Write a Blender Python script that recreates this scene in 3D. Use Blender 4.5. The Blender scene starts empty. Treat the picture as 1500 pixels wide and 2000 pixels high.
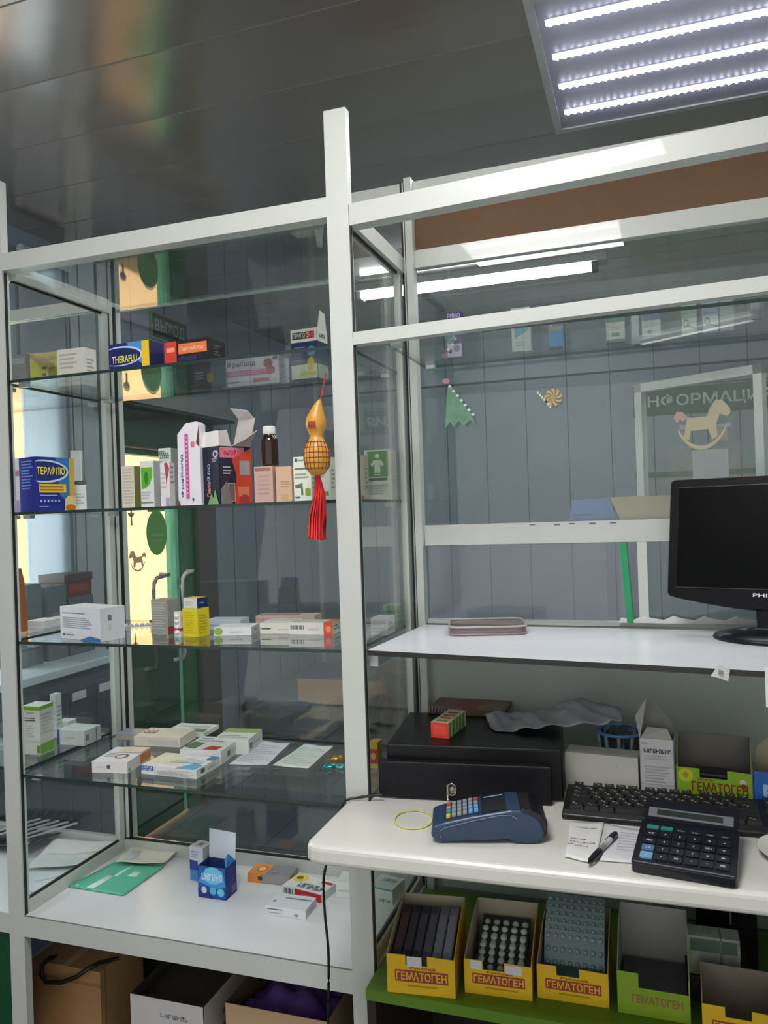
import bpy, math, random
from math import sin, cos, pi, radians, sqrt, atan2
random.seed(7)
S = bpy.context.scene
COL = S.collection

# ------------------------------------------------------------------ camera
FPX, YAW, PIT, ROLL = 1528.23, .3252, .0004, -.0338
CAM = (.4825, -1.2907, 1.32)
ZC = CAM[2]
_f = (-sin(YAW)*cos(PIT), cos(YAW)*cos(PIT), sin(PIT))
_r0 = (cos(YAW), sin(YAW), 0)
def cross(a, b): return (a[1]*b[2]-a[2]*b[1], a[2]*b[0]-a[0]*b[2], a[0]*b[1]-a[1]*b[0])
_u0 = cross(_r0, _f)
_r = tuple(cos(ROLL)*_r0[i]+sin(ROLL)*_u0[i] for i in range(3))
_u = tuple(-sin(ROLL)*_r0[i]+cos(ROLL)*_u0[i] for i in range(3))
from mathutils import Matrix, Vector
cd = bpy.data.cameras.new('camera'); cam = bpy.data.objects.new('camera', cd); COL.objects.link(cam)
cam.matrix_world = Matrix(((_r[0], _u[0], -_f[0], CAM[0]), (_r[1], _u[1], -_f[1], CAM[1]), (_r[2], _u[2], -_f[2], CAM[2]), (0, 0, 0, 1)))
cd.sensor_fit = 'VERTICAL'; cd.sensor_height = 36; cd.lens = FPX/2000*36; cd.clip_start = .02
S.camera = cam

# ------------------------------------------------------------------ world, sun, exposure
S.view_settings.view_transform = 'Standard'
S.view_settings.look = 'None'
S.view_settings.gamma = 1
S.view_settings.use_curve_mapping = False
S.view_settings.exposure = 0.0
S.cycles.transparent_max_bounces = 40
S.cycles.max_bounces = 10
S.cycles.glossy_bounces = 6
S.cycles.use_denoising = True
S.cycles.sample_clamp_indirect = 6
W = bpy.data.worlds.new('daylight'); S.world = W; W.use_nodes = True
W.node_tree.nodes['Background'].inputs[0].default_value = (.97, .98, .98, 1)
W.node_tree.nodes['Background'].inputs[1].default_value = .9
sl = bpy.data.lights.new('sun', 'SUN'); sl.energy = 16.0; sl.color = (1, .86, .66); sl.angle = .01
sun = bpy.data.objects.new('sun', sl); COL.objects.link(sun)
sun.rotation_euler = (Vector((-.62, .25, -.74)).to_track_quat('-Z', 'Y')).to_euler()

wl = bpy.data.lights.new('window_fill', 'AREA'); wl.shape = 'RECTANGLE'; wl.size = .85; wl.size_y = 1.1; wl.energy = 20; wl.color = (.88, .95, 1)  # area lamp added outside the street window to brighten the hall's left side
wo = bpy.data.objects.new('window_fill', wl); COL.objects.link(wo); wo.location = (-1.78, .42, 1.32); wo.rotation_euler = (0, -pi/2, 0)

# ------------------------------------------------------------------ helpers
def P(px, py, z=None, x=None, y=None):
    "a point of the room: the ray of an image point met with a real plane of the room"
    a, b = (px-750)/FPX, (py-1000)/FPX
    d = [_f[i]+_r[i]*a-_u[i]*b for i in range(3)]
    if z is not None: t = (z-ZC)/d[2]
    elif x is not None: t = (x-CAM[0])/d[0]
    else: t = (y-CAM[1])/d[1]
    return tuple(CAM[i]+d[i]*t for i in range(3))
def row(x, y, z):
    d = (x-CAM[0], y-CAM[1], z-ZC)
    Z = sum(d[i]*_f[i] for i in range(3))
    return 1000-FPX*sum(d[i]*_u[i] for i in range(3))/Z
def zrow(x, y, py):
    lo, hi = -1., 4.
    for _ in range(50):
        m = (lo+hi)/2
        if row(x, y, m) > py: lo = m
        else: hi = m
    return lo
def lin(c):
    c /= 255.
    return c/12.92 if c <= .04045 else ((c+.055)/1.055)**2.4
_mc = {}
def M(col, rough=.55, metal=0., noise=.05, scale=18., emis=0., coat=0., bump=0., spec=.5):
    k = (tuple(col), rough, metal, noise, scale, emis, coat, bump, spec)
    if k in _mc: return _mc[k]
    m = bpy.data.materials.new('mat_%d_%d_%d' % tuple(int(c) for c in col)); m.use_nodes = True
    nt = m.node_tree; b = nt.nodes['Principled BSDF']
    L = [lin(c) for c in col]
    b.inputs['Roughness'].default_value = rough; b.inputs['Metallic'].default_value = metal
    b.inputs['Coat Weight'].default_value = coat; b.inputs['Specular IOR Level'].default_value = spec
    tc = nt.nodes.new('ShaderNodeTexCoord'); n = nt.nodes.new('ShaderNodeTexNoise')
    n.inputs['Scale'].default_value = scale; n.inputs['Detail'].default_value = 4
    nt.links.new(tc.outputs['Object'], n.inputs['Vector'])
    mx = nt.nodes.new('ShaderNodeMix'); mx.data_type = 'RGBA'
    mx.inputs[6].default_value = (*[max(0, c*(1-noise*1.6)) for c in L], 1)
    mx.inputs[7].default_value = (*[min(1, c*(1+noise*1.6)) for c in L], 1)
    nt.links.new(n.outputs['Fac'], mx.inputs[0]); nt.links.new(mx.outputs[2], b.inputs['Base Color'])
    if bump:
        bp = nt.nodes.new('ShaderNodeBump'); bp.inputs['Strength'].default_value = bump; bp.inputs['Distance'].default_value = .01
        nt.links.new(n.outputs['Fac'], bp.inputs['Height']); nt.links.new(bp.outputs['Normal'], b.inputs['Normal'])
    if emis:
        b.inputs['Emission Color'].default_value = (*L, 1); b.inputs['Emission Strength'].default_value = emis
    _mc[k] = m
    return m
def glass(name, tint, f0=.04, haze=.0, hazecol=(150, 160, 160), rough=0.0):
    if name in _mc: return _mc[name]
    m = bpy.data.materials.new(name); m.use_nodes = True; nt = m.node_tree; nt.nodes.clear(); N = nt.nodes.new; L = nt.links.new
    out = N('ShaderNodeOutputMaterial'); tr = N('ShaderNodeBsdfTransparent'); tr.inputs[0].default_value = (*tint, 1)
    gl = N('ShaderNodeBsdfGlossy'); gl.inputs['Roughness'].default_value = rough; gl.inputs[0].default_value = (1, 1, 1, 1)
    df = N('ShaderNodeBsdfDiffuse'); df.inputs[0].default_value = (*[lin(c) for c in hazecol], 1)
    g = N('ShaderNodeNewGeometry'); dt = N('ShaderNodeVectorMath'); dt.operation = 'DOT_PRODUCT'
    L(g.outputs['Normal'], dt.inputs[0]); L(g.outputs['Incoming'], dt.inputs[1])
    ab = N('ShaderNodeMath'); ab.operation = 'ABSOLUTE'; L(dt.outputs['Value'], ab.inputs[0])
    su = N('ShaderNodeMath'); su.operation = 'SUBTRACT'; su.inputs[0].default_value = 1; L(ab.outputs[0], su.inputs[1])
    pw = N('ShaderNodeMath'); pw.operation = 'POWER'; L(su.outputs[0], pw.inputs[0]); pw.inputs[1].default_value = 5
    ma = N('ShaderNodeMath'); ma.operation = 'MULTIPLY_ADD'; L(pw.outputs[0], ma.inputs[0]); ma.inputs[1].default_value = 1-f0; ma.inputs[2].default_value = f0
    m1 = N('ShaderNodeMixShader'); m1.inputs[0].default_value = haze; L(tr.outputs[0], m1.inputs[1]); L(df.outputs[0], m1.inputs[2])  # even diffuse veil stands in for the hazy reflections on the panes
    m2 = N('ShaderNodeMixShader'); L(ma.outputs[0], m2.inputs[0]); L(m1.outputs[0], m2.inputs[1]); L(gl.outputs[0], m2.inputs[2])
    L(m2.outputs[0], out.inputs[0])
    _mc[name] = m
    return m
_tc = {}
def textgeo(s, bold=True):
    k = (s, bold)
    if k in _tc: return _tc[k]
    c = bpy.data.curves.new('lettering', 'FONT'); c.body = s; c.resolution_u = 2; c.size = 1
    if bold: c.offset = .018
    o = bpy.data.objects.new('lettering', c); COL.objects.link(o)
    bpy.context.view_layer.update()
    e = o.evaluated_get(bpy.context.evaluated_depsgraph_get()); me = e.to_mesh()
    vs = [(v.co.x, v.co.y) for v in me.vertices]; fs = [tuple(p.vertices) for p in me.polygons]
    e.to_mesh_clear(); bpy.data.objects.remove(o); bpy.data.curves.remove(c)
    x0, x1 = min(v[0] for v in vs), max(v[0] for v in vs); y0, y1 = min(v[1] for v in vs), max(v[1] for v in vs)
    vs = [((v[0]-x0)/(x1-x0), (v[1]-y0)/(y1-y0)) for v in vs]
    _tc[k] = (vs, fs, (x1-x0)/(y1-y0))
    return _tc[k]

class MB:
    def __init__(s): s.v = []; s.f = []; s.m = []; s.sm = []; s.mats = []
    def mi(s, m):
        if m not in s.mats: s.mats.append(m)
        return s.mats.index(m)
    def poly(s, pts, mat, smooth=False):
        n = len(s.v); s.v += [tuple(p) for p in pts]; s.f.append(tuple(range(n, n+len(pts)))); s.m.append(s.mi(mat)); s.sm.append(smooth); return s
    def mesh(s, vs, fs, mat, smooth=False):
        n = len(s.v); s.v += [tuple(p) for p in vs]; k = s.mi(mat)
        for f in fs: s.f.append(tuple(i+n for i in f)); s.m.append(k); s.sm.append(smooth)
        return s
    def box(s, a, b, mat, mx=None):
        (x0, y0, z0), (x1, y1, z1) = a, b
        v = [(x0, y0, z0), (x1, y0, z0), (x1, y1, z0), (x0, y1, z0), (x0, y0, z1), (x1, y0, z1), (x1, y1, z1), (x0, y1, z1)]
        F = dict(B=(3, 2, 1, 0), T=(4, 5, 6, 7), F=(0, 1, 5, 4), R=(1, 2, 6, 5), K=(2, 3, 7, 6), L=(3, 0, 4, 7))
        n = len(s.v); s.v += v
        for k, f in F.items():
            s.f.append(tuple(i+n for i in f)); s.m.append(s.mi((mx or {}).get(k, mat))); s.sm.append(False)
        return s
    def obox(s, p0, p1, h0, h1, t, mat, side=0):
        "upright bar of thickness t along the ground line p0-p1, between heights h0 and h1"
        dx, dy = p1[0]-p0[0], p1[1]-p0[1]; l = sqrt(dx*dx+dy*dy); nx, ny = -dy/l*t, dx/l*t
        return s.prism([p0, p1, (p1[0]+nx, p1[1]+ny), (p0[0]+nx, p0[1]+ny)], h0, h1, mat)
    def prism(s, poly, z0, z1, mat, side=None, fn=None):
        fn = fn or (lambda a, b, c: (a, b, c))
        ar = sum(poly[i][0]*poly[(i+1) % len(poly)][1]-poly[(i+1) % len(poly)][0]*poly[i][1] for i in range(len(poly)))
        if ar < 0: poly = poly[::-1]
        k = len(poly); n = len(s.v)
        s.v += [fn(p[0], p[1], z0) for p in poly]+[fn(p[0], p[1], z1) for p in poly]
        a = s.mi(mat); b = s.mi(side or mat)
        s.f.append(tuple(range(n+k-1, n-1, -1))); s.m.append(a); s.sm.append(False)
        s.f.append(tuple(range(n+k, n+2*k))); s.m.append(a); s.sm.append(False)
        for i in range(k):
            j = (i+1) % k; s.f.append((n+i, n+j, n+k+j, n+k+i)); s.m.append(b); s.sm.append(False)
        return s
    def tube(s, pts, r, mat, n=8, closed=False):
        pts = [Vector(p) for p in pts]; k = len(pts); base = len(s.v); up = Vector((0, 0, 1))
        for i, p in enumerate(pts):
            if closed: t = pts[(i+1) % k]-pts[i-1]
            else: t = pts[min(i+1, k-1)]-pts[max(i-1, 0)]
            t.normalize(); a = t.cross(up)
            if a.length < .05: a = t.cross(Vector((1, 0, 0)))
            a.normalize(); b = t.cross(a); rr = r[i] if isinstance(r, (list, tuple)) else r
            for j in range(n): s.v.append(tuple(p+a*(rr*cos(2*pi*j/n))+b*(rr*sin(2*pi*j/n))))
        c = s.mi(mat)
        for i in range(k if closed else k-1):
            q = (i+1) % k
            for j in range(n):
                s.f.append((base+i*n+j, base+i*n+(j+1) % n, base+q*n+(j+1) % n, base+q*n+j)); s.m.append(c); s.sm.append(True)
        if not closed:
            s.f.append(tuple(base+j for j in range(n))); s.m.append(c); s.sm.append(False)
            s.f.append(tuple(base+(k-1)*n+j for j in range(n-1, -1, -1))); s.m.append(c); s.sm.append(False)
        return s
    def lathe(s, prof, mat, n=28, c=(0, 0, 0), sx=1, sy=1):
        base = len(s.v); k = len(prof)
        for r, z in prof:
            for j in range(n): s.v.append((c[0]+r*sx*cos(2*pi*j/n), c[1]+r*sy*sin(2*pi*j/n), c[2]+z))
        a = s.mi(mat)
        for i in range(k-1):
            for j in range(n):
                s.f.append((base+i*n+j, base+i*n+(j+1) % n, base+(i+1)*n+(j+1) % n, base+(i+1)*n+j)); s.m.append(a); s.sm.append(True)
        s.f.append(tuple(base+j for j in range(n-1, -1, -1))); s.m.append(a); s.sm.append(False)
        s.f.append(tuple(base+(k-1)*n+j for j in range(n))); s.m.append(a); s.sm.append(False)
        return s
    def grid(s, fn, nu, nv, mat, th=0.0):
        base = len(s.v); a = s.mi(mat)
        for i in range(nu+1):
            for j in range(nv+1): s.v.append(tuple(fn(i/nu, j/nv)))
        for i in range(nu):
            for j in range(nv):
                q = base+i*(nv+1)+j; s.f.append((q, q+nv+1, q+nv+2, q+1)); s.m.append(a); s.sm.append(True)
        return s
    def build(s, name, parent=None, loc=(0, 0, 0), rz=0., bevel=0., solid=0., sub=0, rot=None):
        me = bpy.data.meshes.new(name); me.from_pydata(s.v, [], s.f)
        for m in s.mats: me.materials.append(m)
        me.polygons.foreach_set('material_index', s.m); me.polygons.foreach_set('use_smooth', s.sm); me.update()
        o = bpy.data.objects.new(name, me); COL.objects.link(o); o.location = loc; o.rotation_euler = rot or (0, 0, rz)
        if parent: o.parent = parent
        if solid:
            d = o.modifiers.new('thickness', 'SOLIDIFY'); d.thickness = solid; d.offset = 0
        if bevel:
            d = o.modifiers.new('rounding', 'BEVEL'); d.width = bevel; d.segments = 3; d.limit_method = 'ANGLE'; d.angle_limit = radians(40)
        if sub:
            d = o.modifiers.new('smooth', 'SUBSURF'); d.levels = sub; d.render_levels = sub
        return o
def tag(o, label, cat, group=None, kind=None):
    o['label'] = label; o['category'] = cat
    if group: o['group'] = group
    if kind: o['kind'] = kind
    return o
def thing(name, label, cat, loc=(0, 0, 0), rz=0., group=None):
    o = bpy.data.objects.new(name, None); COL.objects.link(o); o.empty_display_size = .05
    o.location = loc; o.rotation_euler = (0, 0, rz)
    return tag(o, label, cat, group)
def struct(name, mb, **k):
    o = mb.build(name, **k); o['kind'] = 'structure'; return o

# printing on a face: o = corner, a = along, b = up, n = outward normal (a, b unit vectors, sized w x h)
def prints(mb, o, a, b, n, w, h, items):
    o, a, b, n = Vector(o), Vector(a), Vector(b), Vector(n)
    for k, it in enumerate(items):
        off = n*(.00035+.00022*k)
        pt = lambda u, v: tuple(o+a*(u*w)+b*(v*h)+off)
        kd = it[0]
        if kd == 'r':
            _, u0, v0, u1, v1, c = it; mb.poly([pt(u0, v0), pt(u1, v0), pt(u1, v1), pt(u0, v1)], M(c, .5))
        elif kd == 'e':
            _, u0, v0, u1, v1, c = it; cu, cv, ru, rv = (u0+u1)/2, (v0+v1)/2, (u1-u0)/2, (v1-v0)/2
            mb.poly([pt(min(1, max(0, cu+ru*cos(t*pi/12))), min(1, max(0, cv+rv*sin(t*pi/12)))) for t in range(24)], M(c, .5))
        elif kd == 'p':
            mb.poly([pt(*q) for q in it[1]], M(it[2], .5))
        elif kd == 'l':
            _, u0, v0, u1, v1, num, c = it
            for i in range(num):
                vv = v1-(i+.5)*(v1-v0)/num; hh = (v1-v0)/num*.2; e = u1-(u1-u0)*.35*random.random()
                mb.poly([pt(u0, vv-hh), pt(e, vv-hh), pt(e, vv+hh), pt(u0, vv+hh)], M(c, .5))
        elif kd == 'bar':
            _, u0, v0, u1, v1, num, c = it
            for i in range(num):
                x0 = u0+(u1-u0)*i/num; x1 = x0+(u1-u0)/num*(.3+.5*((i*7) % 3)/2)
                mb.poly([pt(x0, v0), pt(x1, v0), pt(x1, v1), pt(x0, v1)], M(c, .5))
        elif kd == 'w':   # a word too blurred to read: a row of small letter-like strokes
            _, u0, v0, u1, v1, num, c = it
            for i in range(num):
                x0 = u0+(u1-u0)*i/num; g = (u1-u0)/num
                mb.poly([pt(x0, v0), pt(x0+g*.26, v0), pt(x0+g*.26, v1), pt(x0, v1)], M(c, .5))
                va = v0+(v1-v0)*(.1, .42, .75)[i % 3]; vb = va+(v1-v0)*.24
                mb.poly([pt(x0+g*.26, va), pt(x0+g*.8, va), pt(x0+g*.8, vb), pt(x0+g*.26, vb)], M(c, .5))
                if i % 2: mb.poly([pt(x0+g*.54, v0), pt(x0+g*.8, v0), pt(x0+g*.8, v1), pt(x0+g*.54, v1)], M(c, .5))
        elif kd in ('t', 'tv', 'tf'):
            _, u0, v0, u1, v1, c, s = it[:7]
            vs, fs, asp = textgeo(s)
            if kd == 't': q = [pt(u0+(u1-u0)*x, v0+(v1-v0)*y) for x, y in vs]
            elif kd == 'tv': q = [pt(u1-(u1-u0)*y, v0+(v1-v0)*x) for x, y in vs]   # reads upward
            else: q = [pt(u1-(u1-u0)*x, v1-(v1-v0)*y) for x, y in vs]              # upside down
            mb.mesh(q, fs, M(c, .5))
PAPER = (222, 222, 218)
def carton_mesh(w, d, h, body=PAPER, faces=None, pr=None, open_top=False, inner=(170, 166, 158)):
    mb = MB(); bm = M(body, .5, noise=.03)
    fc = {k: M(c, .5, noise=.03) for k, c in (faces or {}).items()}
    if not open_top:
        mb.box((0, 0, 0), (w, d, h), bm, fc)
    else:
        t = .0012; im = M(inner, .7)
        mb.box((0, 0, 0), (w, d, .002), bm)
        mb.box((0, 0, 0), (w, t, h), bm, {'K': im, 'F': fc.get('F', bm), 'T': im}); mb.box((0, d-t, 0), (w, d, h), bm, {'F': im, 'T': im})
        mb.box((0, 0, 0), (t, d, h), bm, {'R': im, 'T': im}); mb.box((w-t, 0, 0), (w, d, h), bm, {'L': im, 'R': fc.get('R', bm), 'T': im})
    pr = dict(pr or {})
    if 'R' not in pr and not open_top and h > .03: pr['R'] = [('l', .2, .25, .8, .75, 5, tuple(int(c*.72) for c in (faces or {}).get('R', body)))]
    if 'T' not in pr and not open_top: pr['T'] = [('l', .1, .9, .95, .93, 1, tuple(int(c*.8) for c in (faces or {}).get('T', body)))]
    D = {'F': ((0, 0, 0), (1, 0, 0), (0, 0, 1), (0, -1, 0), w, h), 'R': ((w, 0, 0), (0, 1, 0), (0, 0, 1), (1, 0, 0), d, h),
         'L': ((0, d, 0), (0, -1, 0), (0, 0, 1), (-1, 0, 0), d, h), 'T': ((0, 0, h), (1, 0, 0), (0, 1, 0), (0, 0, 1), w, d),
         'K': ((w, d, 0), (-1, 0, 0), (0, 0, 1), (0, 1, 0), w, h)}
    for k, items in pr.items(): prints(mb, *D[k], items)
    return mb
def place(A, B):
    return sqrt((B[0]-A[0])**2+(B[1]-A[1])**2), atan2(B[1]-A[1], B[0]-A[0])
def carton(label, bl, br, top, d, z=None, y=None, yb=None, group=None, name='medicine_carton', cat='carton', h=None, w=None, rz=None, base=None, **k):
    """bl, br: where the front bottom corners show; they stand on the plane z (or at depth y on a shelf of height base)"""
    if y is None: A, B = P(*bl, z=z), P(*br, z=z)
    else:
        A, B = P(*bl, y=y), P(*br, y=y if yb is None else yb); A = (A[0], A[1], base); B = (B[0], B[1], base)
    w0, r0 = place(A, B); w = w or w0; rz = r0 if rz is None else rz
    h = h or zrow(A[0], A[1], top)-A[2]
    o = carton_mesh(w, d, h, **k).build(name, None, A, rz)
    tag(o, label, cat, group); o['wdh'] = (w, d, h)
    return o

# palette
FRAME = M((198, 201, 196), .35, noise=.03, scale=9, coat=.35)
ALU = M((176, 180, 180), .35, metal=.35, noise=.05)
GASKET = M((26, 28, 28), .6)
EDGE = M((34, 52, 48), .25, noise=.1)
PANE = glass('pane_glass', (.95, .97, .96), haze=.014)
SHELFG = glass('shelf_glass', (.94, .97, .96), f0=.055, haze=.008)
HAZY = glass('hazy_glass', (.91, .94, .935), haze=.018, hazecol=(190, 200, 205))

def pane(name, parent, a, b, mat=PANE):
    return MB().box(a, b, mat).build(name, parent)

# ================================================================== ROOM
CEIL = 2.32; LX, FY, RX, BY = -1.5, 3.3, 2.3, -2.2
def wall_mat():
    m = M((134, 149, 153), .42, noise=.13, scale=2.6); return m
WALLM = wall_mat(); SEAM = M((86, 94, 100), .6)
# floor and ceiling
mb = MB(); mb.box((LX-.1, BY, -.05), (RX+.1, FY+.1, 0), M((92, 94, 98), .4, noise=.15, scale=6))
for i in range(12):
    mb.box((LX, BY+.02+i*.46, 0), (RX, BY+.024+i*.46, .0006), M((60, 62, 66), .6))
for i in range(9):
    mb.box((LX+.02+i*.46, BY, 0), (LX+.024+i*.46, FY, .0006), M((60, 62, 66), .6))
struct('floor', mb)
mb = MB(); cm = M((200, 190, 180), .16, metal=.78, noise=.06, scale=3, coat=.0)
y = -2.2; i = 0
while y < FY:
    y1 = min(y+.235, FY+.1); sg = [(-.001+.0012*sin(pi*k/6)) for k in range(7)]
    for k in range(6):
        ya, yb2 = y+.0018+(y1-y-.0036)*k/6, y+.0018+(y1-y-.0036)*(k+1)/6
        mb.poly([(LX-.1, ya, CEIL-sg[k]-.001), (LX-.1, yb2, CEIL-sg[k+1]-.001), (RX+.1, yb2, CEIL-sg[k+1]-.001), (RX+.1, ya, CEIL-sg[k]-.001)], cm, True)
    mb.box((LX-.1, y1-.0018, CEIL-.0006), (RX+.1, y1+.0018, CEIL+.004), M((118, 115, 112), .5))
    y = y1; i += 1
mb.box((LX-.1, BY, CEIL+.004), (RX+.1, FY+.1, CEIL+.05), cm)
struct('ceiling', mb)
# far wall of plastic panels
mb = MB(); mb.box((LX-.1, FY, 0), (RX+.1, FY+.1, CEIL), WALLM)
for i in range(16):
    x = LX+.14+i*.237; mb.box((x, FY-.002, .08), (x+.005, FY+.001, CEIL), SEAM)
mb.box((LX, FY-.004, 2.062), (RX, FY, 2.074), M((40, 44, 46), .6))
struct('wall_far', mb)
struct('wall_right', MB().box((RX, BY, 0), (RX+.1, FY, CEIL), WALLM))
struct('baseboard_far', MB().box((LX+.02, FY-.015, 0), (RX, FY-.004, .075), M((86, 76, 66), .5)))
# left wall with a window and the street door cut out
WY0, WY1, WZ0, WZ1 = -.2, 1.02, .86, 1.78
DY0, DY1, DZ = 1.2, 2.02, 1.76
mb = MB()
LW = M((132, 144, 154), .42, noise=.1, scale=2.6)
mb.box((LX-.1, BY, 0), (LX, WY0, CEIL), LW); mb.box((LX-.1, WY0, 0), (LX, WY1, WZ0), LW); mb.box((LX-.1, WY0, WZ1), (LX, WY1, CEIL), LW)
mb.box((LX-.1, WY1, 0), (LX, DY0, CEIL), LW); mb.box((LX-.1, DY0, DZ), (LX, DY1, CEIL), LW); mb.box((LX-.1, DY1, 0), (LX, FY, CEIL), LW)
for i in range(10):
    y = 2.2+i*.237
    if y < FY-.1: mb.box((LX-.001, y, .06), (LX+.002, y+.005, CEIL), SEAM)
for y in (1.11, 1.42, 1.66): mb.box((LX-.001, y, DZ+.1), (LX+.002, y+.006, CEIL), SEAM)
struct('wall_left', mb)
struct('trim_corner', MB().box((LX, FY-.03, .0), (LX+.025, FY, CEIL-.01), M((170, 176, 172), .4)))
struct('baseboard_left', MB().box((LX, DY1+.05, 0), (LX+.014, FY-.03, .07), M((120, 118, 122), .5)))
# street window
win = MB()
wf = M((196, 202, 204), .35)
for a, b in (((LX-.07, WY0, WZ0), (LX-.01, WY1, WZ0+.05)), ((LX-.07, WY0, WZ1-.05), (LX-.01, WY1, WZ1)), ((LX-.07, WY0, WZ0), (LX-.01, WY0+.05, WZ1)), ((LX-.07, WY1-.05, WZ0), (LX-.01, WY1, WZ1)), ((LX-.07, .38, WZ0), (LX-.01, .43, WZ1))):
    win.box(a, b, wf)
w1 = struct('window_1', win)
MB().box((LX-.045, WY0+.05, WZ0+.05), (LX-.04, WY1-.05, WZ1-.05), PANE).build('window_pane', w1)
BLIND = M((206, 214, 222), .7, scale=19)
_nt = BLIND.node_tree; _b = _nt.nodes['Principled BSDF']; _tl = _nt.nodes.new('ShaderNodeBsdfTranslucent'); _tl.inputs[0].default_value = (.75, .8, .86, 1)
_mx = _nt.nodes.new('ShaderNodeMixShader'); _mx.inputs[0].default_value = .55; _o = _nt.nodes['Material Output']
_nt.links.new(_b.outputs[0], _mx.inputs[1]); _nt.links.new(_tl.outputs[0], _mx.inputs[2]); _nt.links.new(_mx.outputs[0], _o.inputs[0])
# white roller blind strip hanging by the window, with its cord
bl = thing('roller_blind', 'pale blue-grey roller blind strip hanging beside the street window', 'blind', (LX, .9, 2.24))
mb = MB(); mb.box((.004, -.085, -1.20), (.012, .115, .0), BLIND); mb.build('blind_fabric', bl)
mb = MB(); mb.tube([(.03, -.1, 0), (.03, .13, 0)], .016, wf, 12); mb.build('roller', bl)
MB().tube([(.02, .135, .0), (.022, .14, -.7), (.02, .13, -1.2)], .0025, M((90, 96, 100))).build('pull_cord', bl)
struct('trim_reveal', MB().box((LX, 1.045, .02), (LX+.008, 1.195, CEIL-.005), M((186, 194, 198), .5, noise=.06)).box((LX+.008, 1.10, .02), (LX+.010, 1.105, CEIL-.01), M((120, 126, 130))))
# street door, green frame
GREEN = M((18, 92, 52), .35, noise=.1, scale=5); DKG = M((14, 66, 40), .35, noise=.12, scale=4)
LIT_GREEN = M((120, 205, 165), .4)  # light on the door's green edge, painted as a paler green
mb = MB()
mb.box((LX-.09, DY0, 0), (LX+.012, DY0+.06, DZ), DKG); mb.box((LX-.09, 1.86, 0), (LX+.012, DY1, DZ), M((92, 84, 76), .5, noise=.1))
mb.box((LX-.09, DY0+.06, 1.625), (LX+.012, 1.86, DZ), DKG)
d1 = struct('door_1', mb)
mb = MB()
mb.box((LX-.07, 1.26, .84), (LX-.02, 1.31, 1.62), M((215, 205, 205), .4)); mb.box((LX-.07, 1.72, .02), (LX-.02, 1.745, 1.62), LIT_GREEN)
mb.box((LX-.07, 1.745, .02), (LX-.005, 1.86, 1.62), GREEN); mb.box((LX-.07, 1.26, .02), (LX-.02, 1.72, .84), DKG)
mb.box((LX-.07, 1.31, 1.595), (LX-.02, 1.72, 1.62), GREEN)
mb.build('door_leaf', d1)
MB().box((LX-.047, 1.31, .84), (LX-.043, 1.72, 1.595), PANE).build('door_glass', d1)
mb = MB()
for y0, y1, m in ((1.455, 1.60, M((160, 160, 154), .3, metal=.4)), (1.665, 1.785, M((226, 228, 226), .3))):
    mb.tube([(LX-.02, y1, 1.085), (LX+.035, y1-.02, 1.085), (LX+.045, y0+.025, 1.08), (LX+.045, y0+.006, 1.06), (LX+.045, y0, 1.03), (LX+.045, y0, .74), (LX+.03, y0+.01, .71), (LX-.02, y0+.02, .70)], .0085, m, 10)
mb.build('pull_handle', d1)
# stickers on the door glass
mb = MB()
def flat_x(mb, x, pts, mat, th=.0008): mb.prism(pts, x, x+th, mat, fn=lambda a, b, c: (c, a, b))
def ell(cy, cz, ry, rz_, n=28): return [(cy+ry*cos(2*pi*i/n), cz+rz_*sin(2*pi*i/n)) for i in range(n)]
xg = LX-.042
flat_x(mb, xg, ell(1.615, 1.265, .075, .098), M((104, 168, 70), .5, noise=.08))
for a, b in ((1.555, 1.675), (1.57, 1.66), (1.565, 1.665)): pass
flat_x(mb, xg+.001, [(1.57, 1.25), (1.66, 1.25), (1.66, 1.262), (1.57, 1.262)], M((150, 170, 120)))
flat_x(mb, xg+.001, [(1.58, 1.225), (1.65, 1.225), (1.65, 1.235), (1.58, 1.235)], M((140, 165, 110)))
o = mb.build('door_sticker'); tag(o, 'round dark green sticker on the sunlit glass of the street door', 'sticker')
def horse(s=1.0):
    # rocking horse outline made of simple pieces (u to the right, v up)
    body = [(-.30, .28), (-.34, .10), (-.24, .06), (-.20, .22), (.12, .22), (.18, .04), (.28, .08), (.26, .30), (.33, .46), (.46, .40), (.52, .46), (.50, .54), (.38, .68), (.26, .70), (.16, .58), (.10, .44), (-.14, .44), (-.26, .46)]
    tail = [(-.26, .46), (-.34, .56), (-.46, .58), (-.52, .48), (-.46, .38), (-.40, .44), (-.34, .40)]
    rock_o = [(.55*sin(a), .62-.72*cos(a)) for a in [(-1.0+2.0*i/14) for i in range(15)]]
    rock = [(u*.95, v-.02) for u, v in rock_o]+[(u*.95, v+.05) for u, v in reversed(rock_o)]
    return [[(u*s, v*s) for u, v in q] for q in (body, tail, rock)]
mb = MB()
for q in horse(.11): flat_x(mb, xg, [(1.475-u, 1.12+v) for u, v in q], M((240, 190, 150), .6))
tag(mb.build('door_sticker'), 'small brown rocking horse sticker on the street door glass', 'sticker')
mb = MB(); flat_x(mb, xg, ell(1.44, 1.355, .022, .020, 14), M((206, 165, 130))); flat_x(mb, xg, [(1.435, 1.30), (1.448, 1.30), (1.446, 1.345), (1.437, 1.345)], M((206, 165, 130)))
tag(mb.build('door_sticker'), 'faint tan blot sticker above the rocking horse on the door glass', 'sticker')
# canopy box above the door
mb = MB(); mb.box((LX, 1.15, 1.775), (LX+.14, 2.02, 1.85), M((120, 122, 118), .45)); mb.box((LX, 1.15, 1.765), (LX+.13, 2.02, 1.775), M((60, 62, 60), .5))
tag(mb.build('door_lintel_box'), 'grey shallow box running above the green street door', 'lintel box')
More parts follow.
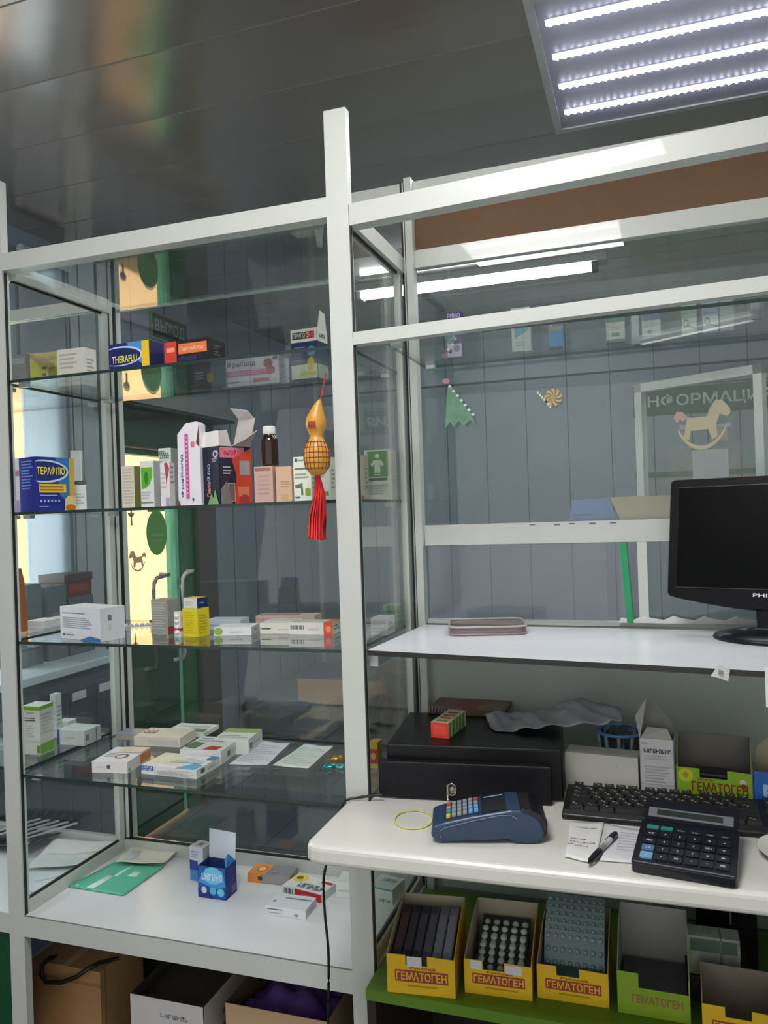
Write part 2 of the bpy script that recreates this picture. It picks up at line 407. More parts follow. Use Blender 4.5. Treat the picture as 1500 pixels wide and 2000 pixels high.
# exit sign
sg = thing('exit_sign', 'dark green wall sign with outlined letters above the street door', 'sign', (LX, 1.55, 2.095))
mb = MB(); mb.box((0, 0, 0), (.012, .27, .115), M((120, 140, 128), .5)); mb.box((.012, .008, .008), (.0135, .262, .107), M((22, 62, 46), .5)); mb.build('sign_board', sg)
mb = MB(); vs, fs, a = textgeo('ВЫХОД'); mb.mesh([(.0145, .022+.226*u, .026+.062*v) for u, v in vs], fs, M((120, 150, 136), .5)); mb.build('lettering', sg)
# outside: sunlit wall and ground beyond the door and window
struct('ground_outside', MB().box((-6, -4, -.12), (LX-.1, 7, -.05), M((170, 160, 140), .9, noise=.15)))
struct('wall_outside', MB().box((-3.4, 1.0, -.05), (-3.2, 7, 2.6), M((228, 190, 146), .9, noise=.08, scale=1.5)))
mb = MB()
for i in range(90):
    cx, cy_, cz = -3.6+random.uniform(-.5, .5), random.uniform(-1.6, .7), random.uniform(.3, 1.35); r = random.uniform(.05, .13)
    mb.lathe([(r*.25, -r), (r*.9, -r*.5), (r, 0), (r*.8, r*.6), (r*.2, r)], M((84+random.randint(-14, 16), 112, 86), .8, noise=.3, scale=30), 8, (cx, cy_, cz))
o = mb.build('bush_foliage'); o['label'] = 'grey-green bush foliage outside the street window'; o['category'] = 'bush'; o['kind'] = 'stuff'

# ---- furniture of the customers' hall
tb = thing('hall_counter', 'long white-topped dark counter under the street window', 'counter', (LX+.02, .40, 0))
MB().box((0, 0, .86), (.29, .54, .885), M((196, 208, 218), .3)).build('counter_top', tb, bevel=.004)
mb = MB(); mb.box((.02, .02, .06), (.26, .52, .8598), M((74, 82, 92), .4, noise=.1))
for i in range(4): mb.box((.26, .02+i*.125, .1), (.264, .135+i*.125, .80), M((62, 66, 78), .4)); mb.box((.264, .03+i*.125, .77), (.268, .09+i*.125, .795), M((205, 208, 212), .5))
mb.build('counter_body', tb)
for (y0, y1, z1, lab) in ((.585, .68, 1.135, 'grey upright box on the hall counter near the window'), (.705, .79, 1.12, 'grey upright box on the hall counter beside the red box')):
    mb = MB(); mb.box((0, 0, 0), (.12, y1-y0, z1-.8855), M((100, 108, 114), .5)); mb.box((.02, .02, z1-.8854), (.10, y1-y0-.02, z1-.884), M((70, 76, 82)))
    mb.box((.12, .01, .05), (.121, y1-y0-.01, .054), M((60, 66, 70))); mb.box((.119, .02, .12), (.1215, .05, .15), M((130, 136, 140)))
    tag(mb.build('storage_box', None, (LX+.06, y0, .8855)), lab, 'box', 'grey boxes on the hall counter')
tag(MB().box((0, 0, 0), (.12, .12, .19), M((92, 98, 102), .5)).box((.12, .02, .02), (.121, .10, .025), M((60, 64, 66))).build('storage_box', None, (LX+.06, .80, .8855)), 'grey box holding up the dark red lidded box', 'box')
mb = MB(); mb.box((0, 0, 0), (.10, .13, .05), M((112, 38, 40), .5)); mb.box((-.003, -.003, .05), (.103, .133, .075), M((76, 56, 58), .5)); mb.box((.1, .02, .015), (.1015, .11, .04), M((150, 60, 60)))
tag(mb.build('storage_box', None, (LX+.07, .795, .8855+.1905)), 'small dark red lidded box on the hall counter', 'box')
sf = thing('hall_bench', 'grey padded waiting bench along the panelled left wall', 'bench', (LX+.02, 2.16, 0))
bm_ = M((104, 108, 116), .6, noise=.12, scale=5)
for i in range(2): MB().box((.0, .02+i*.5, .22), (.46, .49+i*.5, .42), bm_).build('seat_cushion', sf, bevel=.05)
MB().box((0, 0, .05), (.44, 1.02, .22), M((70, 74, 84), .5)).build('bench_base', sf, bevel=.01)
tbw = thing('wooden_stool', 'brown wooden stool against the far hall wall', 'stool', (-.84, 3.05, 0))
WOOD = M((112, 66, 42), .5, noise=.2, scale=8)
MB().box((-.17, -.15, .40), (.17, .15, .43), WOOD).build('seat', tbw, bevel=.005)
for sx in (-1, 1):
    for sy in (-1, 1): MB().box((sx*.14-.02, sy*.12-.02, 0), (sx*.14+.02, sy*.12+.02, .40), WOOD).build('leg', tbw)

# information board on the far wall
x0, x1 = .425, 1.17
ib = thing('information_board', 'wide information board with green header on the far wall', 'notice board', (x0, FY-.02, 0))
mb = MB(); mb.box((0, 0, 1.13), (x1-x0, .015, 2.0), M((140, 152, 146), .35, noise=.08)); mb.build('board', ib)
mb = MB(); mb.box((.0, -.002, 1.80), (x1-x0, 0, 1.95), M((8, 84, 38), .4, spec=.2)); mb.box((0, -.003, 1.955), (x1-x0, 0, 1.965), M((20, 70, 44)))
vs, fs, a = textgeo('ИНФОРМАЦИЯ'); mb.mesh([(.004+.695*u, -.003, 1.838+.075*v) for u, v in vs], fs, M((206, 226, 208), .5)); mb.build('header', ib)
mb = MB()
for x in (.10, .295, .375, .535): mb.box((x, -.004, 1.13), (x+.006, 0, 1.80), M((60, 78, 66)))
mb.box((0, -.004, 1.46), (x1-x0, 0, 1.49), M((28, 96, 56))); mb.build('board_strips', ib)
for (a, b, c, d, col, lab) in ((.295, 1.40, .475, 1.60, (214, 216, 216), 'larger white notice sheet pinned on the information board'), (.395, 1.645, .475, 1.71, (206, 198, 160), 'small cream note pinned on the information board'), (.235, 1.715, .495, 1.74, (214, 216, 216), 'narrow white strip pinned on the information board')):
    mb = MB(); mb.box((a, -.006, b), (c, -.0045, d), M(col, .6)); mb.box((a+.03, -.0066, b+.02), (c-.03, -.006, b+.026), M((120, 124, 126)))
    tag(mb.build('notice_sheet', None, (x0, FY-.02, 0)), lab, 'notice', 'sheets on the information board')

# ================================================================== LAMPS
LEDM = M((236, 238, 255), .5, emis=30); STR = M((225, 225, 250), .5, emis=1.3)
LW_, LD_ = .62, .585
def led_panel(label, x, y, w_):
    lp = thing('ceiling_light', label, 'ceiling light', (x, y, CEIL))
    mb = MB(); fm = M((160, 162, 160), .4)
    for a, b in (((0, 0, -.010), (LW_, .018, .0)), ((0, LD_-.018, -.010), (LW_, LD_, 0)), ((0, .018, -.010), (.018, LD_-.018, 0)), ((LW_-.018, .018, -.010), (LW_, LD_-.018, 0))): mb.box(a, b, fm)
    mb.build('frame', lp)
    mb = MB(); mb.box((.018, .018, -.006), (LW_-.018, LD_-.018, -.002), M((150, 149, 164), .4)); mb.build('tray', lp)
    for k in range(4):
        mb = MB(); yl = .094+k*.1287
        mb.box((.033, yl-.010, -.009), (LW_-.033, yl+.010, -.006), STR)
        for i in range(34):
            xx = .043+i*(LW_-.086)/33
            mb.lathe([(.0052, 0), (.0049, -.003), (.003, -.0058), (.001, -.0066)][::-1], LEDM, 8, (xx, yl, -.0092))
        mb.build('led_strip', lp)
    al = bpy.data.lights.new('panel_light', 'AREA'); al.shape = 'RECTANGLE'; al.size = .56; al.size_y = .52; al.energy = w_; al.color = (1, .985, .955)
    ao = bpy.data.objects.new('panel_light', al); COL.objects.link(ao); ao.parent = lp; ao.location = (LW_/2, LD_/2, -.019)
led_panel('square recessed ceiling panel with four rows of bright LEDs', .282, .255, 17)
led_panel('square LED ceiling panel whose reflection shows in the glass and the cross beams', -.22, -1.17, 19)
tl = thing('ceiling_light', 'long twin fluorescent tube batten on the hall ceiling', 'ceiling light', (-.70, 1.95, CEIL))
mb = MB(); mb.box((0, -.03, -.03), (1.06, .06, 0), M((170, 174, 178), .4)); mb.build('batten', tl)
TUB = M((240, 246, 255), .4, emis=42)
for dy in (0, .03):
    MB().tube([(.02, dy, -.045), (1.0, dy, -.045)], .012, TUB, 12).build('tube', tl)
MB().box((.0, -.015, -.06), (.02, .045, -.0301), M((200, 202, 204))).build('end_cap', tl); MB().box((1.0, -.015, -.06), (1.025, .045, -.0301), M((30, 30, 32))).build('end_cap', tl) 
# ================================================================== DISPLAY CASE (left cell)
XL, XR, DP = -.771, 0.0, .345          # inner line of the left post, right edge of the centre post, depth
ZD = .5085                              # deck
ZS = (1.6211, 1.346, 1.0771, .7998)     # glass shelf tops
PT = 2.036
case = thing('display_case', 'tall white framed glass display case with four glass shelves', 'display case', (0, 0, 0))
PW = .0414
def post(mb, x0, x1, y0, y1, z0, z1, m=FRAME): mb.box((x0, y0, z0), (x1, y1, z1), m)
for (a, b, c, d) in ((-PW, 0, 0, .018), (XL-.0385, XL, 0, .018)):
    mb = MB(); post(mb, a, b, c, d, 0, PT)
    mb.box((b, c+.004, ZD), (b+.0022, c+.010, 1.845), GASKET)
    for z in ZS: mb.lathe([(.003, 0), (.003, .001)], GASKET, 8, ((a+b)/2, c-.0005, z+.04)) if False else None
    mb.build('post', case)
x = XL-.02
mb = MB(); post(mb, x, x+.034, DP-.012, DP+.02, 0, 1.862, FRAME)
mb.box((x+.034, DP-.012, ZD), (x+.038, DP-.004, 1.85), GASKET); mb.box((x+.010, DP-.0135, ZD), (x+.014, DP-.012, 1.86), M((120, 124, 124)))
mb.box((x+.022, DP-.0135, ZD), (x+.025, DP-.012, 1.86), M((70, 74, 74)))
mb.build('rear_post', case)
mb = MB(); post(mb, -.004, .0065, DP+.002, DP+.02, 0, PT, ALU); mb.box((-.0055, DP-.008, 0), (.0072, DP+.0018, PT-.002), GASKET); mb.box((-.0005, DP-.0105, 0), (.0025, DP-.0082, PT-.004), ALU)
mb.build('rear_post', case)
mb = MB(); mb.box((XL, 0, 1.8478), (-PW, .03, 1.8835), FRAME); mb.build('top_rail', case)
mb = MB(); mb.box((XL, 0, .4657), (-PW, .03, ZD-.0015), FRAME); mb.box((XL, .001, ZD-.0025), (-PW, .004, ZD-.0005), M((110, 112, 112))); mb.build('bottom_rail', case)
DECK = M((226, 226, 228), .2, noise=.04, scale=7)
mb = MB(); mb.box((XL-.0, .004, ZD-.016), (-.0, DP-.0, ZD), DECK)
mb.build('deck', case)
mb = MB(); mb.box((XL, DP-.02, ZD), (-.012, DP+.005, ZD+.026), FRAME); mb.box((XL, DP-.012, ZD+.026), (-.012, DP-.004, ZD+.029), GASKET); mb.build('rear_bottom_rail', case)
for x in (XL-.012, -.020):
    mb = MB(); mb.box((x, .0185, ZD), (x+.016, DP-.012, ZD+.026), FRAME); mb.box((x+.004, .0185, ZD+.026), (x+.010, DP-.012, ZD+.030), GASKET); mb.build('side_bottom_rail', case)
    mb = MB(); mb.box((x-.008, .0305, 1.835), (x+.02, DP-.012, 1.868), FRAME); mb.box((x+.004, .03, 1.830), (x+.010, DP-.012, 1.835), GASKET); mb.build('side_top_rail', case)
    mb = MB(); mb.box((x, DP-.032, ZD+.026), (x+.014, DP-.012, 1.836), FRAME); mb.build('side_rear_stile', case)
    pane('side_pane', case, (x+.005, .019, ZD+.03), (x+.009, DP-.03, 1.832))
pane('rear_pane', case, (XL+.014, DP+.0, ZD+.028), (-.014, DP+.004, 1.850))
mb = MB(); mb.box((XL-.02, .03, 1.842), (-.006, DP+.006, 1.847), SHELFG); mb.box((XL, DP+.0061, 1.841), (-.01, DP+.0095, 1.848), M((150, 160, 156), .3)); mb.build('top_glass', case)
mb = MB(); mb.box((XL-.02, DP-.01, .0), (0.0, DP+.006, .47), M((16, 52, 34), .5)); mb.build('lower_back_panel', case)
def glass_shelf(label, x0, x1, y0, y1, z, edges='F'):
    t = thing('glass_shelf', label, 'shelf', (x0, y0, z-.006), 0, 'glass shelves of the display cases')
    w, d = x1-x0, y1-y0
    MB().box((0, .0012, 0), (w, d, .006), SHELFG, {'F': EDGE, 'L': EDGE, 'R': EDGE, 'K': EDGE}).build('glass_plate', t)
    for xx in (.012, w-.03):
        for yy in (.012, d-.04): MB().box((xx, yy, -.008), (xx+.018, yy+.014, -.0003), M((176, 182, 180), .3, metal=.4)).build('support_peg', t)
    return t
names = ('topmost glass shelf of the centre display case', 'glass shelf with the brown bottle on it, centre display case', 'glass shelf under the yellow box, centre display case', 'lowest glass shelf of the centre display case, above the white deck')
for z, n in zip(ZS, names): glass_shelf(n, XL+.004, -.018, .006, DP-.014, z)
names2 = ('topmost glass shelf beyond the left side pane', 'glass shelf beyond the left pane carrying the narrow pink and white carton', 'glass shelf with the orange pouch, beyond the left pane', 'lowest glass shelf beyond the left pane, under the green and white carton')
for z, n in zip(ZS, names2): glass_shelf(n, -1.36, XL-.024, .04, DP+.01, z)
# the neighbouring case, mostly out of the picture
nc = thing('display_case', 'white framed glass case beyond the left post with papers on its deck', 'display case', (0, 0, 0))
NX = -1.40
mb = MB(); mb.box((NX, .002, .4657), (XL-.0395, .03, ZD-.001), FRAME); mb.build('bottom_rail', nc)
MB().box((NX, .004, ZD-.016), (XL-.0395, DP, ZD), DECK).build('deck', nc)
mb = MB(); mb.box((NX, .01, 0), (XL-.0395, .024, .464), M((14, 72, 40), .45)); mb.build('front_panel', nc)
mb = MB(); mb.box((NX, DP-.01, ZD), (XL-.022, DP+.01, ZD+.022), FRAME); mb.build('rear_bottom_rail', nc)
mb = MB(); mb.box((NX, 0, 0), (NX+.04, .035, PT), FRAME); mb.build('post', nc)
mb = MB(); mb.box((NX, DP-.01, 0), (NX+.035, DP+.02, PT), FRAME); mb.build('rear_post', nc)
mb = MB(); mb.box((NX+.04, .0, 1.8478), (XL-.0395, .03, 1.8835), FRAME); mb.build('top_rail', nc)
pane('rear_pane', nc, (NX+.035, DP, ZD+.022), (XL-.022, DP+.004, 1.85))
mb = MB(); mb.box((NX+.03, DP-.006, 1.85), (XL-.022, DP+.016, 1.88), FRAME); mb.build('rear_top_rail', nc)

# ================================================================== SERVICE WINDOW FRAME (right section)
TH1, TH2, RE = .0877, .0197, .98
fr = thing('service_window_frame', 'white service counter frame with cross beams right of the centre post', 'frame', (0, 0, 0))
fb = lambda s: (s*cos(TH1), -s*sin(TH1)); rb = lambda s: (s*cos(TH2), .339-s*sin(TH2))
mb = MB(); mb.obox(fb(.001), fb(RE), 1.8268, 1.8646, .03, FRAME); mb.build('front_top_beam', fr)
mb = MB(); mb.obox(fb(.001), fb(RE), 1.6165, 1.6385, .022, FRAME); mb.build('front_cross_beam', fr)
mb = MB(); mb.obox(rb(.022), rb(RE), 1.8451, 1.8831, .022, FRAME); mb.build('rear_cross_beam', fr)
mb = MB(); mb.obox(rb(-.3), rb(RE), 2.006, PT-.004, .022, FRAME); mb.build('rear_top_beam', fr)
mb = MB(); mb.obox((rb(.022)[0], rb(.022)[1]+.008), (rb(RE)[0], rb(RE)[1]+.008), 1.8832, 2.0058, .006, M((106, 78, 52), .75, noise=.12, scale=6)); mb.build('fibreboard', fr)
mb = MB(); mb.obox(rb(.024), rb(RE), 1.2451, 1.2884, .024, FRAME)
for s, dz in ((.25, .012), (.30, .015), (.33, .011), (.37, .013), (.41, .014)): mb.obox((rb(s)[0], rb(s)[1]-.001), (rb(s+.012)[0], rb(s+.012)[1]-.001), 1.288-dz*.4, 1.288-dz*.25, .0008, M((90, 92, 90)))
mb.build('sill_beam', fr)
mb = MB(); mb.obox(rb(.024), rb(RE), 1.0775, 1.086, .02, FRAME); mb.build('lower_rail', fr)
mb = MB(); mb.box((.0078, .322, .0), (.0232, .352, PT), FRAME); mb.build('rear_stile', fr)
mb = MB(); mb.box((RE-.02, -.10, 0), (RE+.02, -.06, PT), FRAME); mb.build('end_post', fr)
mb = MB(); mb.box((RE-.02, .3, 0), (RE+.02, .34, PT), FRAME); mb.build('end_rear_post', fr)
LOWP = M((172, 180, 172), .45, noise=.06, scale=4)
mb = MB(); mb.obox((rb(.0235)[0], rb(.0235)[1]+.004), (rb(RE)[0], rb(RE)[1]+.004), .42, 1.0765, .008, LOWP); mb.build('lower_back_panel', fr)
mb = MB(); mb.obox((rb(.04)[0], rb(.04)[1]-.010), (rb(RE)[0], rb(RE)[1]-.010), .517, .545, .012, M((176, 186, 180), .4)); mb.obox((rb(.04)[0], rb(.04)[1]-.008), (rb(RE)[0], rb(RE)[1]-.008), .545, .549, .010, GASKET); mb.build('lower_back_rail', fr)
a, b = P(1253, 1136, y=.34), P(1279, 1136, y=.34)
mb = MB(); mb.box((a[0]-.006, .322, 1.086), (a[0]+.012, .346, 1.245), FRAME); mb.build('lower_stile', fr)
def opane(name, s0, s1, z0, z1, off, mat=PANE, t=.004):
    mb = MB(); mb.obox((rb(s0)[0], rb(s0)[1]+off), (rb(s1)[0], rb(s1)[1]+off), z0, z1, t, mat); return mb.build(name, fr)
opane('upper_pane', .0235, RE-.03, 1.288, 1.845, .009, HAZY)
opane('lower_pane', .0235, .40, 1.086, 1.245, .009, HAZY)
opane('lower_pane', .425, RE-.03, 1.086, 1.245, .009, HAZY)
# torn white edging strip along the lower right pane
mb = MB(); pts = [(0, 0)]
for i in range(9): pts += [(.055*i+.006, .006), (.055*i+.03, .002), (.055*i+.048, .010)]
prof = [(0, 0)]+[(.0+x, z+.004) for x, z in pts[1:]]+[(.50, 0)]
mb.prism(prof, 0, .006, M((214, 216, 212), .5), fn=lambda a_, b_, c_: (a_, c_, b_))
tag(mb.build('edging_strip', None, (rb(.42)[0], rb(.42)[1]-.012, 1.0865), -TH2), 'torn white plastic edging strip behind the monitor foot', 'strip')
# hinged sash of the serving hatch, standing open
a = P(1490, 705, y=rb(.69)[1]); ang = radians(-33)-0.0
sash = thing('hatch_sash', 'white framed glass serving hatch sash standing open beside the monitor', 'hatch', (a[0], a[1]+.024, 1.2895), 0)
dirx, diry = -cos(radians(33)), sin(radians(33))
bb = P(1237, 748, z=ZC+.265)
SL = .27
# choose the length so that the free stile stands where the photograph has it
best = min((abs((lambda q: 750+FPX*sum((q[i]-CAM[i])*_r[i] for i in range(3))/sum((q[i]-CAM[i])*_f[i] for i in range(3)))((a[0]+dirx*s, a[1]+diry*s, 1.58))-1237), s) for s in [k*.002 for k in range(30, 300)])
SL = best[1]; zt = zrow(a[0], a[1], 705)-1.2895
fx = lambda s: (dirx*s, diry*s)
mb = MB(); mb.obox(fx(SL), fx(0), zt-.018, zt, .018, FRAME); mb.obox(fx(SL), fx(SL-.017), 0, zt, .018, FRAME); mb.obox(fx(.017), fx(0), 0, zt, .018, FRAME); mb.obox(fx(SL), fx(0), 0, .016, .018, FRAME); mb.build('sash_frame', sash)
mb = MB(); mb.obox(fx(SL-.017), fx(.017), .016, zt-.018, .003, HAZY); mb.build('sash_pane', sash)
mb = MB()
hcol = M((196, 176, 142), .6, noise=.08); hp = M((206, 150, 140), .6)
ux, uy = -dirx, -diry
for k, q in enumerate(horse(.118)):
    mb.prism([(u+SL-.122, v+zt-.140) for u, v in q], .0, .0012, hp if k == 1 else hcol, fn=lambda u, v, c: (dirx*SL+ux*u+uy*.0+(.003+c)*uy*1, diry*SL+uy*u-(.003+c)*ux, v))
tag(mb.build('horse_sticker', None, (a[0], a[1]+.024, 1.2895)), 'cream and pink rocking horse sticker on the open hatch sash', 'sticker')
# stickers on the big upper pane: fir tree with tinsel, spiral sweet
mb = MB(); zt_ = [(.0, 0), (.012, .014), (.02, .002), (.03, .016), (.042, .004), (.055, .016), (.066, .006), (.058, .03), (.046, .045), (.036, .06), (.026, .078), (.012, .095), (.006, .07), (.004, .04)]
a = P(868, 838, y=.33)
mb.prism(zt_, 0, .0008, M((112, 152, 124), .6, noise=.2, scale=60), fn=lambda u, v, c: (u, -c, v))
for i in range(7): mb.prism(ell(.014+i*.008, .09-i*.0105, .0035, .0028, 10), .0009, .0014, M((222, 226, 226)), fn=lambda u, v, c: (u, -c, v))
mb.prism(ell(.006, .102, .008, .006, 10), 0, .001, M((196, 150, 158)), fn=lambda u, v, c: (u, -c, v))
tag(mb.build('pane_sticker', None, (a[0], .334, a[2])), 'green fir tree sticker with white tinsel on the tall rear pane', 'sticker')
mb = MB(); a = P(1080, 776, y=.325)
for i in range(9):
    t = i*2*pi/9; q = [(0, 0)]+[(r*cos(t+r*40), r*sin(t+r*40)) for r in (.006, .012, .018)]+[(r*cos(t+.42+r*40), r*sin(t+.42+r*40)) for r in (.018, .012, .006)]
    mb.prism(q, 0, .0008, M((206, 172, 112), .6), fn=lambda u, v, c: (u, -c, v))
for i in range(7): mb.prism(ell(-.030+.004*i, .012-.005*i, .002, .003, 8), 0, .0008, M((226, 222, 204)), fn=lambda u, v, c: (u, -c, v))
tag(mb.build('pane_sticker', None, (a[0], .327, a[2])), 'orange swirl sticker with white dots on the tall rear pane', 'sticker')
# divider strip and upper right glass shelf
mb = MB()
t = glass_shelf('glass shelf behind the right cross beam, under the row of small cartons', .044, .93, .03, .318, ZC+.308)
a = P(1240, 640, y=.30); mb = MB(); mb.box((a[0]-.008, .296, ZC+.309), (a[0]+.008, .304, 1.70), M((176, 184, 184), .4))
mb.build('divider_strip', fr)

# white monitor shelf
Z3 = 1.077
pA, pB = P(715, 1270, z=Z3), P(1495, 1311, z=Z3); k = (RE-.025-pA[0])/(pB[0]-pA[0]); pE = (pA[0]+(pB[0]-pA[0])*k, pA[1]+(pB[1]-pA[1])*k)
ws = thing('monitor_shelf', 'white laminate shelf with dark front edge under the monitor', 'shelf', (0, 0, 0))
mb = MB(); mb.prism([(pA[0]+.002, pA[1]), pE, (RE-.025, .292), (.026, .318), (.022, .318)], Z3-.009, Z3, M((214, 214, 220), .25, noise=.03), side=M((34, 34, 34), .5)); mb.build('board', ws)
mb = MB(); mb.box((.004, .02, Z3-.03), (.02, .3, Z3-.0095), ALU); mb.build('bracket', ws)
# counter worktop
ZT = .817
wt = thing('counter_worktop', 'cream rounded counter worktop holding the card terminal and calculator', 'worktop', (0, 0, 0))
mb = MB()
arc = [(-.034+.018*(1-sin(t*pi/12)), -.203+.018*(1-cos(t*pi/12))) for t in range(0, 7)]
poly = [(.002, -.004), (-.034, -.004)]+arc[::-1][:0]+[(-.034, -.18), (-.030, -.193), (-.020, -.201), (-.006, -.2035), (RE-.03, -.1925), (RE-.03, .312), (.0415, .318), (.0415, .02), (.002, .02)]
mb.prism(poly, ZT-.030, ZT, M((214, 213, 206), .3, noise=.04, scale=8)); mb.build('board', wt, bevel=.008)
# green shelf below the counter
gs = thing('lower_shelf', 'dark green shelf under the counter holding yellow display cartons', 'shelf', (0, 0, 0))
GS = M((86, 124, 22), .45, noise=.12, scale=6)
mb = MB(); mb.box((.004, -.055, .497), (.94, .312, .515), GS); mb.build('board', gs)
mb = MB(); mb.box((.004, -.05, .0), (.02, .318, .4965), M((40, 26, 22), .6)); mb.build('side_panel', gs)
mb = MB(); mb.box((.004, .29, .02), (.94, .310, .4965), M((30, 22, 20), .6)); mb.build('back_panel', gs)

# ================================================================== CARTONS
def flap(parent, pts, col=(200, 196, 190), name='flap', th=.0012):
    return MB().poly(pts, M(col, .6, noise=.03)).build(name, parent, solid=th)
NAVY = (20, 28, 92); YEL = (226, 190, 40); DGR = (70, 74, 78)
G1 = 'medicine cartons on the topmost glass shelves'
z1 = ZS[0]+.0004; e1 = .0
def shelf(zb, grp):
    def f(label, xl, xr, yb_, top, d, rowb, yr=None, **k):
        return carton(label, (xl, rowb), (xr, rowb), top, d, y=yb_, yb=yr, base=zb, group=grp, **k)
    return f
s1 = shelf(z1, G1)
s1('small grey carton at the left end of the topmost shelf, beside the yellow one', 20, 52, .16, 694, .05, 760, body=(120, 122, 124), faces={'L': (220, 222, 220)}, pr={'F': [('l', .1, .2, .8, .5, 3, (96, 98, 100)), ('r', .1, .75, .9, .9, (150, 150, 152))]})
o = s1('yellow-green carton with a tan lid edge on the topmost shelf beyond the left pane', 60, 112, .17, 692, .045, 757, body=(206, 196, 120), pr={'F': [('r', .05, .0, .42, .8, (190, 188, 60)), ('r', .7, .0, 1, .62, (150, 142, 40)), ('l', .45, .2, .68, .7, 3, (120, 90, 60)), ('r', .42, .82, .95, .9, (196, 176, 140))]})
w, d, h = o['wdh']; flap(o, [(-.008, -.002, h+.004), (w*1.0, -.03, h*.62), (w*1.0, -.005, h*.66), (-.008, .03, h+.01)], (176, 152, 120), 'lid_flap')
s1('plain off-white carton on the topmost shelf at the left side pane', 113, 166, .125, 684, .04, 757, body=(206, 204, 194), pr={'F': [('l', .1, .45, .8, .9, 4, (170, 168, 158)), ('r', .02, .02, .98, .10, (226, 228, 226))]})
s1('navy carton with yellow lettering and end stripe on the topmost shelf', 214, 293, .014, 674, .075, 720, yr=.010, body=NAVY, faces={'R': (22, 26, 84)}, pr={'F': [('r', .0, .0, .82, 1, (24, 34, 110)), ('p', [(.45, 1), (.82, 1), (.82, .1), (.62, .4)], (70, 140, 200)), ('e', -.25, .1, .84, .88, (190, 206, 226)), ('e', -.3, .14, .79, .82, NAVY), ('r', .82, 0, 1, 1, YEL), ('t', .08, .22, .70, .50, (236, 220, 60), 'THERAFLU')], 'R': [('r', .55, .1, .9, .9, (60, 60, 110))], 'L': []})
s1('red and black carton with orange panel on the topmost shelf', 322, 407, .030, 670, .06, 705, yr=.024, body=(26, 22, 30), faces={'R': (28, 24, 30)}, pr={'F': [('r', 0, .05, .28, 1, (206, 60, 44)), ('r', .05, .55, .24, .75, (236, 150, 130)), ('r', .33, .42, .98, .86, (222, 118, 70)), ('t', .36, .54, .9, .74, (240, 190, 150), 'ПентаФлю'), ('r', .32, .1, .75, .3, (44, 40, 80))], 'R': [('l', .3, .3, .7, .8, 4, (90, 86, 96))]})
s1('dark navy block added as the reflected underside of the red and black carton', 345, 420, .255, 712, .05, 762, body=(30, 34, 54), pr={'F': [('l', .5, .2, .8, .6, 3, (120, 130, 140)), ('e', .8, .05, .98, .5, (140, 116, 40))]})  # added stand-in for the red and black carton's underside and glass reflection
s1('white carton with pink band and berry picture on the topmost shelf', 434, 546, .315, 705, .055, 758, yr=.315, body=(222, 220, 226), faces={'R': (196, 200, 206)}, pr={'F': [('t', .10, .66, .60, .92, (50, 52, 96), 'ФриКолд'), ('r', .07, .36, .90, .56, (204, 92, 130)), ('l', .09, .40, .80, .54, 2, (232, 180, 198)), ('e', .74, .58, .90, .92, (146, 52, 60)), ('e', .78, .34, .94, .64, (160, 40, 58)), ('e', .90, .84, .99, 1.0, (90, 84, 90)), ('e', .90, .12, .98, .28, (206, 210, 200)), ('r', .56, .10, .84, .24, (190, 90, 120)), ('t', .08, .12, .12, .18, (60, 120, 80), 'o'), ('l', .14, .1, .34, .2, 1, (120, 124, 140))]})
o = s1('navy and white carton with raised end flap and yellow lemon print, at the centre post', 571, 622, .30, 646, .05, 750, yr=.295, body=(34, 48, 84), faces={'R': (40, 56, 92), 'T': (220, 220, 214)}, pr={'F': [('r', 0, .74, 1, 1, (226, 226, 220)), ('r', .06, .80, .60, .94, (60, 70, 52)), ('r', .58, .80, .90, .94, (170, 40, 44)), ('t', .08, .82, .56, .92, (206, 210, 200), 'ПРИГО'), ('t', .60, .82, .88, .92, (236, 200, 200), 'ОН С'), ('l', .12, .34, .55, .66, 5, (110, 124, 150)), ('e', .6, .44, .95, .64, (70, 140, 180)), ('r', 0, 0, 1, .28, (220, 222, 206)), ('r', .35, .06, .96, .16, (190, 206, 60)), ('e', .62, .12, .9, .42, (226, 190, 50))], 'R': [('r', 0, .74, 1, 1, (222, 222, 218)), ('r', 0, 0, 1, .28, (206, 208, 190)), ('w', .2, .82, .75, .9, 4, (50, 50, 54))]})
w, d, h = o['wdh']; flap(o, [(w-.001, .006, h), (w-.001, d-.002, h), (w+.001, d-.012, h+.036), (w+.001, .014, h+.040)], (214, 214, 208), 'end_flap')

